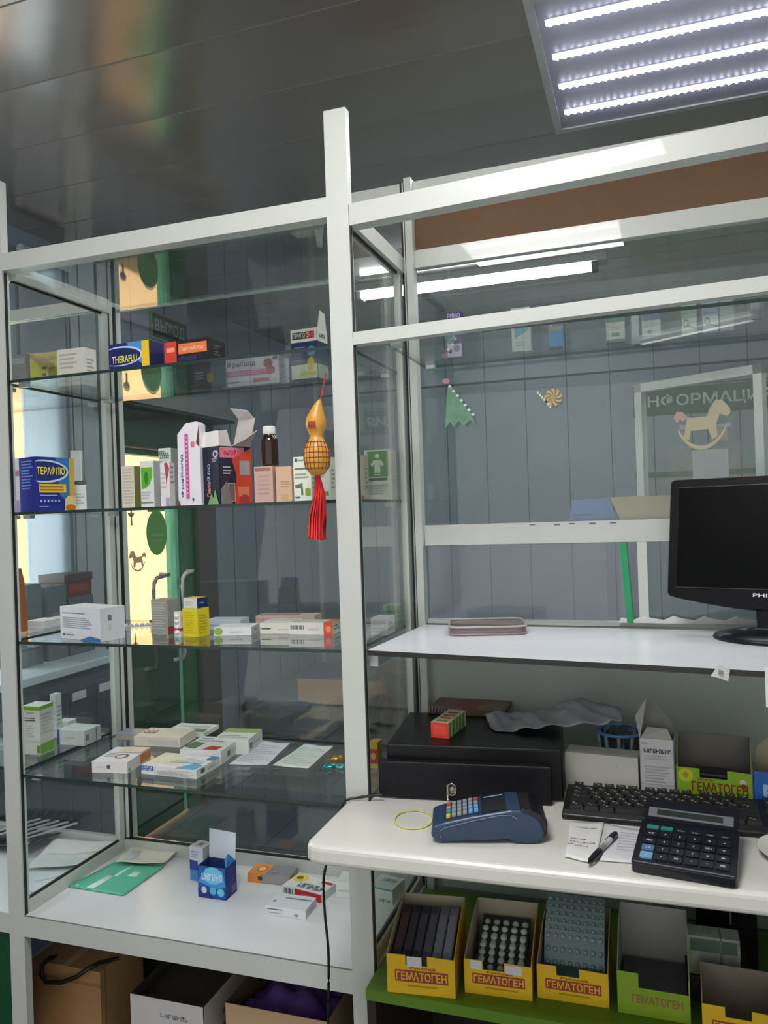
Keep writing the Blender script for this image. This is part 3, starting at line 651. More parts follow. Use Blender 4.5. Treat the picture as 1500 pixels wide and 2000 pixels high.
G2 = 'medicine cartons on the second glass shelves'
z2 = ZS[1]+.0004; s2 = shelf(z2, G2)
s2('narrow white and pink carton at the left post, beside the large blue and yellow one', 24, 40, .30, 896, .03, 990, body=(226, 220, 222), pr={'F': [('r', 0, .68, 1, .78, (206, 100, 110)), ('r', .2, 0, .9, .25, (170, 150, 210))]})
_bc = dict(pr={'F': [('p', [(.5, 1), (.85, 1), (1, .4), (1, 0), (.6, .3)], (40, 110, 170)), ('r', .86, 0, 1, 1, (196, 160, 60)), ('e', -.4, .52, .84, .95, (190, 206, 226)), ('e', -.46, .555, .79, .92, (24, 34, 110)), ('t', .02, .67, .74, .82, (236, 216, 60), 'ТЕРАФЛЮ'), ('r', .06, .34, .76, .50, (226, 180, 40)), ('l', .08, .36, .7, .48, 2, (90, 80, 40)), ('l', .08, .27, .62, .31, 1, (160, 176, 220)), ('l', .05, .06, .3, .1, 1, (150, 166, 214)), ('p', [(.70, 0), (.72, .22), (.80, .28), (1, .26), (1, 0)], (206, 190, 130)), ('e', .72, 0, 1, .12, (190, 110, 24))]+[('e', .07+.09*i, .16, .12+.09*i, .21, (150, 176, 224)) for i in range(6)], 'L': [('l', .15, .4, .85, .95, 10, (110, 140, 214))], 'T': []})
w, d = .092, .056; th = radians(77); A = (-.710, .009, z2); h = .113
o = carton_mesh(w, d, h, (24, 36, 132), {'L': (20, 34, 134), 'T': (214, 206, 190)}, _bc['pr']).build('medicine_carton', None, A, th)
tag(o, 'large blue and yellow carton with yellow Cyrillic lettering on the second shelf', 'carton', G2)
s2('plain white upright carton standing behind the large blue and yellow one', 141, 158, .215, 880, .016, 988, body=(222, 224, 222), rz=.5, pr={'R': [('r', .35, .4, .6, .85, (140, 144, 146))]})
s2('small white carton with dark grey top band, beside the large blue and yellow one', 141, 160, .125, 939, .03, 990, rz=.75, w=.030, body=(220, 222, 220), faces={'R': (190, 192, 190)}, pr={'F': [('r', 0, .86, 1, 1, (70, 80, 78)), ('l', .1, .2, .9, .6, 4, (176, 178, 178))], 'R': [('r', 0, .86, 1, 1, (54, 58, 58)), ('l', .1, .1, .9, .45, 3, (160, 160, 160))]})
s2('cream carton with olive side on the second shelf, beside the rear post', 239, 264, .115, 911, .03, 988, body=(216, 208, 192), faces={'R': (128, 122, 58)}, pr={'F': [('l', .15, .1, .95, .95, 12, (190, 182, 168))], 'R': []})
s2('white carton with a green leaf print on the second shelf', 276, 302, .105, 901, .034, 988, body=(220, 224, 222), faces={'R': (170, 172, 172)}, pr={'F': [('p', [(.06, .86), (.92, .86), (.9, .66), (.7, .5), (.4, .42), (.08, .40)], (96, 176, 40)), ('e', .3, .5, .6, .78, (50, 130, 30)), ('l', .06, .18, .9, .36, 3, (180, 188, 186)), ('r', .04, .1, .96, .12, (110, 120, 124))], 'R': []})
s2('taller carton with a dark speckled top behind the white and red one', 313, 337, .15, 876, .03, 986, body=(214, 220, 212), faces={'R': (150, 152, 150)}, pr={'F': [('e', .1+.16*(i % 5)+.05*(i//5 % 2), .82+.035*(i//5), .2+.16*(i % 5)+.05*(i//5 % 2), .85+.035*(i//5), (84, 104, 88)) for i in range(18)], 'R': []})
s2('white carton with a red ribbon print on the second shelf', 315, 333, .075, 904, .018, 986, body=(226, 220, 222), faces={'R': (214, 206, 208)}, pr={'F': [('p', [(.45, .98), (.75, 1), (1, .86), (.9, .74), (.72, .6), (.66, .4), (.55, .8)], (176, 70, 80)), ('l', .1, .4, .6, .8, 4, (206, 190, 194)), ('r', .55, .0, .95, .2, (176, 160, 206))], 'R': [('l', .2, .5, .9, .95, 4, (140, 140, 144))]})
# tall leaning-topped carton
A = P(349, 985, y=.035); B = P(394, 985, y=.035); w = B[0]-A[0]; h = zrow(A[0], A[1], 826)-z2
mb = MB(); wm = M((224, 222, 228), .5, noise=.03)
mb.prism([(0, 0), (w, 0), (w*1.0, h*.96), (w*.86, h), (w*.42, h*.985), (.002, h*.86)], 0, .022, wm, fn=lambda a, b, c: (a, c, b))
prints(mb, (0, 0, 0), (1, 0, 0), (0, 0, 1), (0, -1, 0), w, h, [('r', .34, .08, .52, .86, (214, 150, 186)), ('r', .37, .08, .49, .86, (188, 76, 138)), ('l', .40, .12, .46, .84, 14, (230, 190, 214)), ('tv', .14, .1, .28, .62, (96, 92, 150), 'ФриКолд'), ('r', .62, .70, .78, .76, (210, 110, 140)), ('e', .62, .05, .7, .09, (70, 80, 120)), ('p', [(0, .0), (.04, .07), (.12, 0)], (130, 60, 40)), ('p', [(.86, .74), (1, .96), (1, .7)], (110, 50, 44))])
tag(mb.build('medicine_carton', None, (A[0], A[1], z2)), 'tall white carton with a magenta stripe and a slanted top, on the second shelf', 'carton', G2)
# opened navy and red carton
A = P(397, 978, y=.045); B = P(436, 976, y=.028); w, r0 = place(A, B); h = zrow(A[0], A[1], 875)-z2
cm2 = carton_mesh(w, .075, h, (24, 26, 48), {'R': (40, 36, 56)}, open_top=True, inner=(206, 200, 196),
    pr={'F': [('e', .66, .80, .95, .93, (200, 204, 214)), ('e', .73, .83, .88, .90, (24, 26, 48)), ('l', .62, .72, .92, .8, 2, (170, 174, 190)), ('tv', .28, .40, .50, .70, (170, 176, 210), 'Флю'), ('tv', .28, .14, .50, .39, (232, 160, 150), 'Пента'), ('p', [(.3, 0), (.55, .2), (.62, .1), (.75, .25), (.95, .0)], (130, 170, 110))],
        'R': [('r', .02, .80, .78, .98, (206, 120, 140)), ('t', .05, .83, .74, .96, (196, 44, 64), 'ПентаФлю'), ('p', [(.38, .78), (1, .98), (1, .0), (.45, .0), (.52, .5)], (196, 66, 40)), ('r', .62, .5, .95, .75, (150, 150, 150)), ('l', .1, .5, .4, .66, 3, (180, 180, 190)), ('r', .24, .04, .46, .36, (190, 182, 160)), ('r', .26, .05, .44, .35, (110, 92, 80)), ('r', .55, .12, .9, .3, (206, 120, 90)), ('e', .6, .0, .9, .16, (170, 50, 54)), ('p', [(0, 0), (0, .25), (.2, .4), (.36, 0)], (120, 112, 110))], 'T': []})
o = cm2.build('medicine_carton', None, (A[0], A[1], z2), r0-.12)
tag(o, 'opened navy and red carton with white lid flaps standing up', 'carton', G2)
d = .075; W_ = (216, 212, 210)
flap(o, [(.001, .001, h), (w-.001, .001, h), (w-.006, .004, h+.030), (.003, .004, h+.030)], (232, 228, 226), 'front_flap')
flap(o, [(.001, d-.001, h), (w*.98, d-.001, h), (w*.98+.004, d+.012, h+.058), (.006, d+.012, h+.06)], (196, 188, 186), 'back_flap')
flap(o, [(.006, d+.0125, h+.0605), (w*.96, d+.0125, h+.0585), (w*.98, d-.004, h+.072), (.004, d-.006, h+.082)], W_, 'tuck_flap')
flap(o, [(w-.001, .03, h), (w-.001, d-.002, h), (w+.028, d-.004, h+.030), (w+.022, .045, h+.012)], (190, 180, 178), 'side_flap')
flap(o, [(.001, .004, h), (.001, d-.004, h), (-.006, d-.01, h+.04), (-.004, .01, h+.03)], (200, 194, 190), 'side_flap')
s2('pinkish plain carton under the brown bottle, left of its twin', 498, 534, .05, 912, .045, 978, body=(196, 164, 152), faces={'T': (206, 180, 168)}, pr={'F': [('r', .05, .88, .9, .96, (150, 110, 100)), ('l', .2, .2, .9, .8, 5, (186, 152, 142))]})
s2('peach plain carton under the brown bottle, right of its twin', 540, 571, .055, 912, .045, 977, body=(208, 174, 146), faces={'T': (214, 186, 160)}, pr={'F': [('l', .3, .4, .95, .6, 3, (196, 140, 120)), ('r', .3, .05, .8, .2, (198, 166, 120))]})
# brown bottle
a = P(528, 911, y=.075); zb = max(zrow(P(498, 978, y=.05)[0], .05, 912), zrow(P(540, 977, y=.055)[0], .055, 912))+.0004
bt = thing('medicine_bottle', 'brown glass bottle with white screw cap standing on two cartons', 'bottle', (a[0], a[1]+.0, zb))
hh = zrow(a[0], a[1], 833)-zb; rr = .0165
MB().lathe([(rr*.8, 0), (rr*.97, .002), (rr, .006), (rr, hh*.62), (rr*.96, hh*.68), (rr*.72, hh*.76), (rr*.62, hh*.79), (rr*.62, hh*.84)], M((44, 18, 14), .12, noise=.1, coat=.4), 28).build('bottle_body', bt)
mb = MB(); mb.lathe([(rr*.66, hh*.80), (rr*.70, hh*.81), (rr*.70, hh*.98), (rr*.64, hh)], M((226, 228, 228), .4), 28)
for i in range(24): mb.box((rr*.70*cos(i*pi/12)-.0006, rr*.70*sin(i*pi/12)-.0006, hh*.82), (rr*.70*cos(i*pi/12)+.0006, rr*.70*sin(i*pi/12)+.0006, hh*.97), M((214, 216, 216), .4))
mb.build('cap', bt)
s2('white and green carton with small print on the second shelf, left of the gourd', 575, 609, .04, 893, .03, 977, body=(222, 226, 214), faces={'R': (206, 212, 196)}, pr={'F': [('e', .08, .88, .26, .97, (40, 110, 70)), ('l', .3, .88, .9, .96, 1, (120, 150, 130)), ('l', .08, .70, .9, .76, 1, (70, 90, 80)), ('l', .08, .5, .9, .64, 2, (150, 160, 150)), ('p', [(.08, .36), (.5, .40), (.54, .14), (.42, .14), (.42, .3), (.1, .30)], (84, 110, 90)), ('r', .66, .12, .95, .28, (130, 160, 40)), ('l', .08, .05, .5, .12, 1, (90, 100, 90))]})
s2('white carton half hidden behind the hanging gourd', 613, 646, .06, 894, .03, 976, body=(222, 224, 216), pr={'F': [('l', .1, .5, .9, .8, 3, (170, 176, 170)), ('r', .1, .1, .9, .2, (120, 170, 90))]})
s2('white carton with a green square and white figure pictogram, behind the side pane', 714, 766, .255, 880, .04, 976, body=(216, 220, 204), faces={'R': (176, 182, 172)}, pr={'F': [('r', .12, .46, .88, .97, (84, 146, 36)), ('e', .40, .83, .58, .92, (214, 226, 206)), ('p', [(.36, .80), (.62, .80), (.74, .70), (.68, .66), (.60, .72), (.60, .54), (.38, .54), (.38, .72), (.30, .66), (.24, .70)], (214, 226, 206)), ('r', .36, .50, .62, .515, (200, 216, 190)), ('r', .15, .385, .85, .435, (84, 66, 64)), ('l', .1, .1, .9, .32, 4, (180, 186, 176))], 'R': [('l', .2, .3, .8, .5, 3, (150, 156, 150))]})
s2('pinkish carton beside the white and green pictogram carton', 695, 712, .20, 890, .03, 976, body=(190, 172, 160), pr={'F': [('r', 0, 0, 1, .1, (160, 70, 60)), ('l', .1, .4, .9, .8, 4, (170, 150, 140))]})

G3 = 'medicine cartons on the third glass shelves'
z3 = ZS[2]+.0004
def s3(label, bl, br, top, d, **k): return carton(label, bl, br, top, d, z=z3, group=G3, **k)
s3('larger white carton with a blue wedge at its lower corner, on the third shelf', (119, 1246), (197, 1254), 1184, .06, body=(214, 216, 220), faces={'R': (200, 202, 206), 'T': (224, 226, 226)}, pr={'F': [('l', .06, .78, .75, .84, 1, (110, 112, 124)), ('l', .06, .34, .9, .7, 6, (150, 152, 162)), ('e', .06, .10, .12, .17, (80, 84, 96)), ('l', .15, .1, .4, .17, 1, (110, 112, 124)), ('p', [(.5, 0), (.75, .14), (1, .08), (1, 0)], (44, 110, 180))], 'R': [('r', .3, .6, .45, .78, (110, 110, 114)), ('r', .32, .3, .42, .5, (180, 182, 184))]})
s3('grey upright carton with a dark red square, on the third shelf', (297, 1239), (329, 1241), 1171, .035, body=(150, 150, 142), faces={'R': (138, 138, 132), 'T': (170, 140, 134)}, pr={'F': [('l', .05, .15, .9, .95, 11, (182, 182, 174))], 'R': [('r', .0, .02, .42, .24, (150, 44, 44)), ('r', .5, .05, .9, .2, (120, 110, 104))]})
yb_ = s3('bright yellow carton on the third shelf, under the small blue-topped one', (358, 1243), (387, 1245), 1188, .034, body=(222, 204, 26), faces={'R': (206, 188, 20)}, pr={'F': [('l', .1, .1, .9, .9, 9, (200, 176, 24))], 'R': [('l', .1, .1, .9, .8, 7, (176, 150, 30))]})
w, d, h = yb_['wdh']; bx_ = carton_mesh(w*.92, d*.9, .021, (216, 218, 214), {'R': (22, 34, 84), 'T': (206, 180, 70)}, {'F': [('l', .1, .2, .8, .7, 2, (190, 190, 190))], 'R': [('l', .2, .3, .8, .7, 1, (90, 120, 170))]}).build('medicine_carton', None, (yb_.location.x+.001, yb_.location.y+.003, z3+h+.0004), yb_.rotation_euler.z)
tag(bx_, 'small carton with navy side lying on the bright yellow carton', 'carton', G3)
mb = MB(); a = P(350, 1243, z=z3)
mb.box((-.007, -.006, 0), (.007, .006, .052), M((214, 214, 216), .4)); mb.box((-.0072, -.0062, .012), (.0072, .0062, .018), M((170, 70, 70)))
for i in range(4): mb.lathe([(.004, -.004), (.0055, 0), (.004, .004)], M((232, 232, 234), .3), 10, (0, -.0062, .010+i*.011))
tag(mb.build('blister_strip', None, (a[0], a[1], z3)), 'narrow white blister strip beside the bright yellow carton', 'blister')
s3('flat white carton with a green round mark at its end, on the third shelf', (418, 1242), (491, 1241), 1226, .06, body=(220, 222, 222), faces={'R': (196, 198, 198)}, pr={'F': [('e', .0, .08, .24, .98, (140, 176, 70)), ('l', .4, .35, .85, .55, 1, (170, 172, 180))], 'R': [('l', .3, .4, .6, .7, 1, (120, 120, 120))]})
s3('flat pale blue carton at the back of the third shelf, behind the green-marked one', (402, 1230), (470, 1230), 1211, .05, body=(190, 202, 216), pr={'F': [('l', .1, .3, .9, .6, 1, (150, 160, 180))], 'T': [('r', .6, .5, .95, .6, (170, 190, 220))]})
s3('flat cream carton with dark print between two white ones, third shelf', (508, 1238), (572, 1238), 1217, .07, body=(216, 216, 204), pr={'F': [('l', .05, .35, .4, .6, 1, (70, 72, 70)), ('l', .55, .3, .95, .5, 1, (206, 170, 170))], 'T': [('r', .05, .6, .95, .8, (196, 190, 186))]})
s3('long flat beige carton at the back of the third shelf', (500, 1225), (615, 1225), 1203, .05, body=(206, 188, 174), pr={'F': [('r', 0, .1, .4, .8, (206, 160, 150))], 'T': [('r', .05, .2, .7, .9, (176, 140, 130))]})
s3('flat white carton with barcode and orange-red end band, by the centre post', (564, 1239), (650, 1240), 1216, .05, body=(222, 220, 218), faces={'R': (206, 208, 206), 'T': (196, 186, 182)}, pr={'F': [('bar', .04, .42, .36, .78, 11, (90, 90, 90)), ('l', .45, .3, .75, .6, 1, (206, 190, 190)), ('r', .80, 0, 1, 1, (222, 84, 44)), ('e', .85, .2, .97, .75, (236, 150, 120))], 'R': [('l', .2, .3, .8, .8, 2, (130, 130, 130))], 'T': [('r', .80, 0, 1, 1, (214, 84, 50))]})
a = P(784, 1221, z=z3)
mb = MB(); mb.lathe([(.018, 0), (.019, .002), (.019, .040), (.0195, .041), (.0195, .046), (.017, .047)], M((104, 146, 104), .35, noise=.15), 28)
for i in range(3): mb.lathe([(.0192, .008+i*.011), (.0194, .009+i*.011), (.0194, .013+i*.011), (.0192, .014+i*.011)], M((34, 104, 70), .4), 28)
tag(mb.build('ointment_tin', None, (-.037, .285, z3)), 'small round green tin at the rear corner of the third shelf', 'tin')
s3('flat white carton stack front beside the green tin, behind the side pane', (725, 1240), (757, 1236), 1207, .05, body=(206, 210, 210), pr={'F': [('l', .05, .1, .9, .9, 4, (176, 182, 182))]}, w=.034, rz=0)
mb = MB(); a = P(238, 1226, z=z3); b = P(294, 1223, z=z3); w, r0 = place(a, b)
mb.box((0, 0, 0), (w, .018, .002), M((190, 194, 204), .35, metal=.3))
for i in range(5): mb.lathe([(.0045, 0), (.004, .004), (.001, .0055)], M((206, 208, 220), .2), 10, (.008+i*(w-.016)/4, .009, .002))
tag(mb.build('blister_strip', None, (a[0], a[1], z3), r0), 'silver grey blister strip lying beside the larger white carton', 'blister')
# beyond the left pane
a = P(38, 1247, y=.13)
mb = MB(); OR = M((176, 96, 40), .4, noise=.25, scale=30)
hp = zrow(a[0], .13, 1110)-z3
mb.prism([(-.012, 0), (.014, 0), (.013, hp*.35), (.008, hp*.8), (.0, hp), (-.007, hp*.85), (-.012, hp*.4)], -.008, .008, OR, fn=lambda u, v, c: (u, c, v))
mb.prism([(-.008, hp*.45), (.009, hp*.45), (.006, hp*.7), (-.006, hp*.7)], -.0086, -.0081, M((150, 66, 26)), fn=lambda u, v, c: (u, c, v))
tag(mb.build('foil_pouch', None, (a[0]+.004, .13, z3), bevel=.002), 'tall narrow orange-brown pouch standing at the left post', 'pouch')
carton('flat white carton beyond the left pane, next to the orange pouch', (50, 1234), (86, 1234), 1213, .06, y=.17, base=z3, group=G3, body=(220, 218, 220), pr={'F': [('l', .1, .45, .9, .55, 1, (180, 180, 184))]})
carton('flat white carton behind its neighbour at the orange pouch', (88, 1228), (116, 1228), 1208, .06, y=.24, base=z3, group=G3, body=(208, 210, 210), pr={'F': [('l', .1, .2, .9, .8, 2, (160, 162, 162))]})

G4 = 'medicine cartons on the lowest glass shelves'
z4 = ZS[3]+.0004
def s4(label, bl, br, top, d, **k): return carton(label, bl, br, top, d, z=z4, group=G4, **k)
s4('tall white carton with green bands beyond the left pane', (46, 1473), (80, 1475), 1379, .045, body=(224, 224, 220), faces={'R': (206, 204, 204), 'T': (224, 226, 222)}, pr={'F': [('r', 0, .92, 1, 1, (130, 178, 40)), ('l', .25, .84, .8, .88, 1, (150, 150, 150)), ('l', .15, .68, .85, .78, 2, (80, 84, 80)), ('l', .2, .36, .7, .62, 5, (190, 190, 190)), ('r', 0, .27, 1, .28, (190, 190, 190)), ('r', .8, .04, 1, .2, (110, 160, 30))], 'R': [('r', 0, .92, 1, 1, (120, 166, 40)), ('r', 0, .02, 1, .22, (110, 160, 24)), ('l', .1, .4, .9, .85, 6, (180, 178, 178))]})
carton('flat white carton with a blue end bar beyond the left pane', (112, 1449), (164, 1451), 1425, .06, y=.205, base=z4, group=G4, body=(222, 224, 224), faces={'R': (198, 202, 200)}, pr={'F': [('r', 0, 0, .10, 1, (36, 52, 140)), ('l', .3, .4, .8, .6, 1, (200, 202, 204))], 'R': [('r', .1, .3, .3, .7, (120, 130, 130)), ('r', .7, 0, .74, 1, (110, 114, 114))]})
carton('small white carton behind the flat one with the blue end bar', (112, 1440), (134, 1440), 1408, .03, y=.30, base=z4, group=G4, body=(210, 214, 214), pr={'F': [('l', .2, .1, .9, .4, 2, (130, 130, 132)), ('e', .3, .5, .5, .8, (190, 196, 200))]})
carton('slim white carton standing behind the tall green-banded one', (100, 1450), (111, 1450), 1356, .02, y=.25, base=z4, group=G4, body=(200, 206, 204), pr={'F': [('l', .1, .1, .9, .9, 6, (180, 184, 184))]})
s4('white carton with a purple ring print on top, front left of the lowest shelf', (180, 1509), (249, 1511), 1487, .10, body=(222, 220, 220), faces={'R': (206, 202, 200)}, pr={'F': [('e', .42, .35, .52, .75, (90, 90, 94)), ('l', .1, .45, .36, .6, 1, (190, 190, 190))], 'R': [('r', .55, .1, 1, .9, (196, 122, 70)), ('r', 0.04, .1, .12, .4, (120, 150, 90))], 'T': [('e', .42, .22, .78, .52, (128, 62, 90)), ('e', .47, .25, .73, .46, (214, 206, 210)), ('l', .1, .3, .4, .6, 3, (190, 186, 190)), ('r', .3, .6, 1, 1, (222, 204, 180))]})
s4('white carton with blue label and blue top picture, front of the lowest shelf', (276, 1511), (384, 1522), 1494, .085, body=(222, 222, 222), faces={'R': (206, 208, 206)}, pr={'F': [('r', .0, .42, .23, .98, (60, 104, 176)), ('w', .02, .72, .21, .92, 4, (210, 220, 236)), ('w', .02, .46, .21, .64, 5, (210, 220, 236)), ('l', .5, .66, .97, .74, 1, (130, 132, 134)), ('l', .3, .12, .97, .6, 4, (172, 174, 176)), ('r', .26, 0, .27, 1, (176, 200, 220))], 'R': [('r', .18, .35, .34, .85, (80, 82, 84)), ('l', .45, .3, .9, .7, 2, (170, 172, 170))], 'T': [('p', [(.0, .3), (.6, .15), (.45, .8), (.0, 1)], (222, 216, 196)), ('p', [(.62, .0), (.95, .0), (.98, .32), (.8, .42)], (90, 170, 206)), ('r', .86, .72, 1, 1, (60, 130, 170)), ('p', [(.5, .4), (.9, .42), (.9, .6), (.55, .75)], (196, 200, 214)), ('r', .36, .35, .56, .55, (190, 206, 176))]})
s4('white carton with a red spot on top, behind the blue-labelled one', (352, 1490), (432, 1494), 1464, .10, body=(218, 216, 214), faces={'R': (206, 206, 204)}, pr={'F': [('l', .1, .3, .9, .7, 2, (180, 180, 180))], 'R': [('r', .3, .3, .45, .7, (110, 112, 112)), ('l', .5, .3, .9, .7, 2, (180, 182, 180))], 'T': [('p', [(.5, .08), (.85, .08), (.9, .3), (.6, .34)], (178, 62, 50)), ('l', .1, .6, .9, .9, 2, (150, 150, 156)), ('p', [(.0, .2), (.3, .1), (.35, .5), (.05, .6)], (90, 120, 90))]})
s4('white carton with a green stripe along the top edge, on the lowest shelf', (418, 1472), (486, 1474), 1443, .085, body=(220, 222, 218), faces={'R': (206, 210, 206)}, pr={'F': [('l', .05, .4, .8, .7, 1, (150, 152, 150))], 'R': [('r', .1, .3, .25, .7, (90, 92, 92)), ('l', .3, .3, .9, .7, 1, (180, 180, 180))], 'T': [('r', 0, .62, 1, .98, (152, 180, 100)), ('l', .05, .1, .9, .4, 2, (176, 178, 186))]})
s4('cream carton with brown spots at its end, back left of the lowest shelf', (262, 1456), (352, 1460), 1438, .075, body=(224, 212, 196), pr={'F': [('r', .3, .2, .95, .7, (206, 200, 196))], 'T': [('e', .05+.1*(i % 3), .55-.2*(i//3), .12+.1*(i % 3), .68-.2*(i//3), (140, 100, 64)) for i in range(6)]})
s4('flat white carton at the back of the lowest shelf, farthest from the counter', (322, 1436), (398, 1440), 1428, .075, body=(222, 222, 218), pr={'F': [('l', .1, .3, .9, .7, 1, (180, 184, 176))], 'T': [('r', .1, .6, .9, .75, (190, 196, 182)), ('r', .55, .1, .95, .45, (120, 140, 104))]})
a = P(258, 1446, z=z4)
mb = MB(); mb.box((-.035, -.02, 0), (.03, .03, .014), M((150, 160, 170), .4)); mb.box((-.0352, -.0202, .004), (.0302, .0302, .010), M((176, 160, 130)))
tag(mb.build('medicine_carton', None, (a[0]-.01, a[1]+.02, z4), .1), 'small grey-blue carton near the rear post of the lowest shelf', 'carton', G4)
def sheet(label, pts, z, col, pr=(), name='leaflet', cat='leaflet', th=.0006, wave=.0012):
    Q = [P(*p, z=z) for p in pts]; o0 = Q[0]
    mb = MB(); L = lambda u, v: [sum(((1-u)*(1-v)*Q[0][i], u*(1-v)*Q[1][i], u*v*Q[2][i], (1-u)*v*Q[3][i])) for i in range(3)]
    hf = lambda u, v: wave*(sin(u*7+1)+sin(v*9+u*3)+2)*.5
    def fn(u, v): q = L(u, v); return (q[0]-o0[0], q[1]-o0[1], .0008+hf(u, v))
    mb.grid(fn, 14, 14, M(col, .6, noise=.05, scale=40))
    for (u0, v0, u1, v1, c) in pr:
        def f2(u, v, u0=u0, u1=u1, v0=v0, v1=v1): q = fn(u0+(u1-u0)*u, v0+(v1-v0)*v); return (q[0], q[1], q[2]+.0007)
        mb.grid(f2, 6, 2, M(c, .6))
    o = mb.build(name, None, (o0[0], o0[1], z), solid=th); return tag(o, label, cat)
lines = [(.1, .12+.085*i, .55+.35*((i*5) % 3)/2, .145+.085*i, (190, 192, 200)) for i in range(9)]
sheet('pale lilac-white printed leaflet lying left of its green-tinted neighbour, lowest shelf', [(447, 1495), (522, 1496), (567, 1453), (512, 1449)], z4, (214, 214, 220), lines)
sheet('green-tinted white printed leaflet lying near the foil sweets, lowest shelf', [(532, 1497), (602, 1503), (652, 1459), (596, 1455)], z4, (212, 218, 212), [(a_, b_, c_, d_, (184, 204, 192)) for a_, b_, c_, d_, _ in lines])
def sweet(label, px, py, col, z, r=.012, k=0):
    a = P(px, py, z=z); mb = MB(); m = M(col, .2, metal=.55, noise=.4, scale=160)
    rnd = random.Random(k)
    prof = [(r*.3, 0), (r*.9, r*.12), (r, r*.35), (r*.8, r*.6), (r*.3, r*.75)]
    mb.lathe(prof, m, 14, sx=1.25, sy=.8)
    for sg_ in (-1, 1):
        mb.prism([(sg_*r*1.1, 0), (sg_*r*2.0, r*.55), (sg_*r*1.8, r*.1), (sg_*r*2.05, -r*.5)], r*.15, r*.3, m)
    tag(mb.build('foil_sweet', None, (a[0], a[1], z), rnd.uniform(0, 3)), label, 'sweet', 'foil wrapped sweets on the lowest shelf')
sweet('teal foil sweet nearest the shelf edge by the centre post', 645, 1500, (40, 150, 160), z4, k=1)
sweet('teal and white foil sweet touching the centre post', 664, 1500, (90, 190, 190), z4, .011, k=2)
sweet('gold foil sweet behind the teal ones at the centre post', 660, 1484, (206, 150, 60), z4, .012, k=3)
s4('small yellow and red packet beyond the centre post, lowest shelf', (722, 1500), (741, 1497), 1450, .03, body=(206, 186, 60), w=.018, rz=0., pr={'F': [('r', 0, .2, 1, .75, (190, 60, 44)), ('e', .2, .35, .8, .6, (226, 190, 80))]})

GD = 'things on the white deck of the display case'
zd = ZD+.0004
sheet('green translucent plastic folder lying on the white deck', [(132, 1733), (241, 1751), (322, 1693), (228, 1684)], zd, (96, 190, 160), [(.30, .05, .42, .5, (222, 232, 226)), (.1, .04, .13, .1, (214, 236, 226)), (.62, .55, .78, .72, (206, 228, 216)), (.40, .5, .46, .9, (206, 230, 220))], name='plastic_folder', cat='folder', th=.0012, wave=.001)
sheet('cream leaflet with curled corner lying on the green folder', [(226, 1689), (319, 1691), (360, 1659), (262, 1649)], zd+.004, (222, 214, 196), [(.1, .1, .3, .6, (206, 210, 208))], wave=.004)
GC = 'medicine cartons on the white deck'
def sd(label, bl, br, top, d, **k): return carton(label, bl, br, top, d, z=zd, group=GC, **k)
sd('small white and blue carton behind the open blue one, on the deck', (372, 1718), (398, 1724), 1652, .035, body=(206, 214, 226), faces={'R': (190, 194, 198), 'T': (222, 224, 224)}, pr={'F': [('r', 0, 0, .9, .32, (64, 140, 206)), ('r', 0, .32, .6, .6, (34, 66, 150)), ('l', .1, .66, .7, .9, 3, (150, 170, 200))], 'T': [('r', .35, .3, .65, .7, (150, 150, 154))]})
o = sd('opened bright blue carton with white raised lid, on the deck', (388, 1751), (442, 1759), 1690, .045, body=(30, 84, 168), faces={'R': (26, 44, 120)}, open_top=True, inner=(40, 60, 120), pr={'F': [('p', [(0, .5), (.3, .95), (.9, .9), (1, .4), (.6, .3)], (60, 150, 214)), ('e', .2, .45, .9, 1.0, (110, 190, 230)), ('w', .14, .56, .9, .78, 6, (206, 224, 240)), ('r', 0, 0, .5, .3, (26, 44, 116)), ('e', .12, .14, .32, .36, (190, 214, 240)), ('e', .42, .12, .66, .38, (90, 180, 220)), ('e', .7, .1, .95, .36, (110, 196, 230))], 'R': [('l', .2, .3, .8, .9, 5, (60, 76, 150)), ('r', .5, .08, .9, .3, (90, 100, 170))]})
w, d, h = o['wdh']
flap(o, [(.002, d-.001, h), (w-.001, d-.001, h), (w-.003, d+.008, h+.055), (.000, d+.006, h+.06)], (206, 216, 226), 'lid_flap')
flap(o, [(w-.001, .004, h), (w-.001, d-.003, h), (w-.008, d*.6, h+.02), (w-.010, .015, h+.012)], (44, 130, 196), 'side_flap')
sd('flat grey carton with an orange end, on the deck', (484, 1722), (566, 1731), 1705, .05, body=(134, 132, 134), faces={'F': (150, 146, 146), 'T': (140, 138, 142)}, pr={'F': [('r', 0, 0, .32, 1, (222, 140, 60)), ('e', .24, .3, .36, .8, (80, 60, 40))], 'T': [('r', 0, 0, .42, 1, (226, 150, 70)), ('e', .12, .2, .38, .8, (206, 120, 60)), ('e', .17, .32, .33, .68, (240, 200, 140)), ('l', .5, .2, .9, .4, 1, (170, 168, 170))]})
sd('white carton with a red front panel and yellow corner, on the deck', (552, 1744), (628, 1764), 1728, .06, body=(224, 224, 220), faces={'R': (206, 206, 204)}, pr={'F': [('bar', .02, .1, .28, .8, 8, (60, 60, 64)), ('r', .32, 0, 1, .95, (196, 34, 52)), ('l', .5, .3, .95, .6, 1, (226, 130, 140))], 'T': [('e', -.02, .45, .36, 1.0, (226, 206, 70)), ('e', .08, .6, .24, .85, (120, 110, 40)), ('w', .32, .12, .92, .46, 8, (84, 96, 130)), ('r', .7, .7, .98, .85, (190, 60, 70))]})
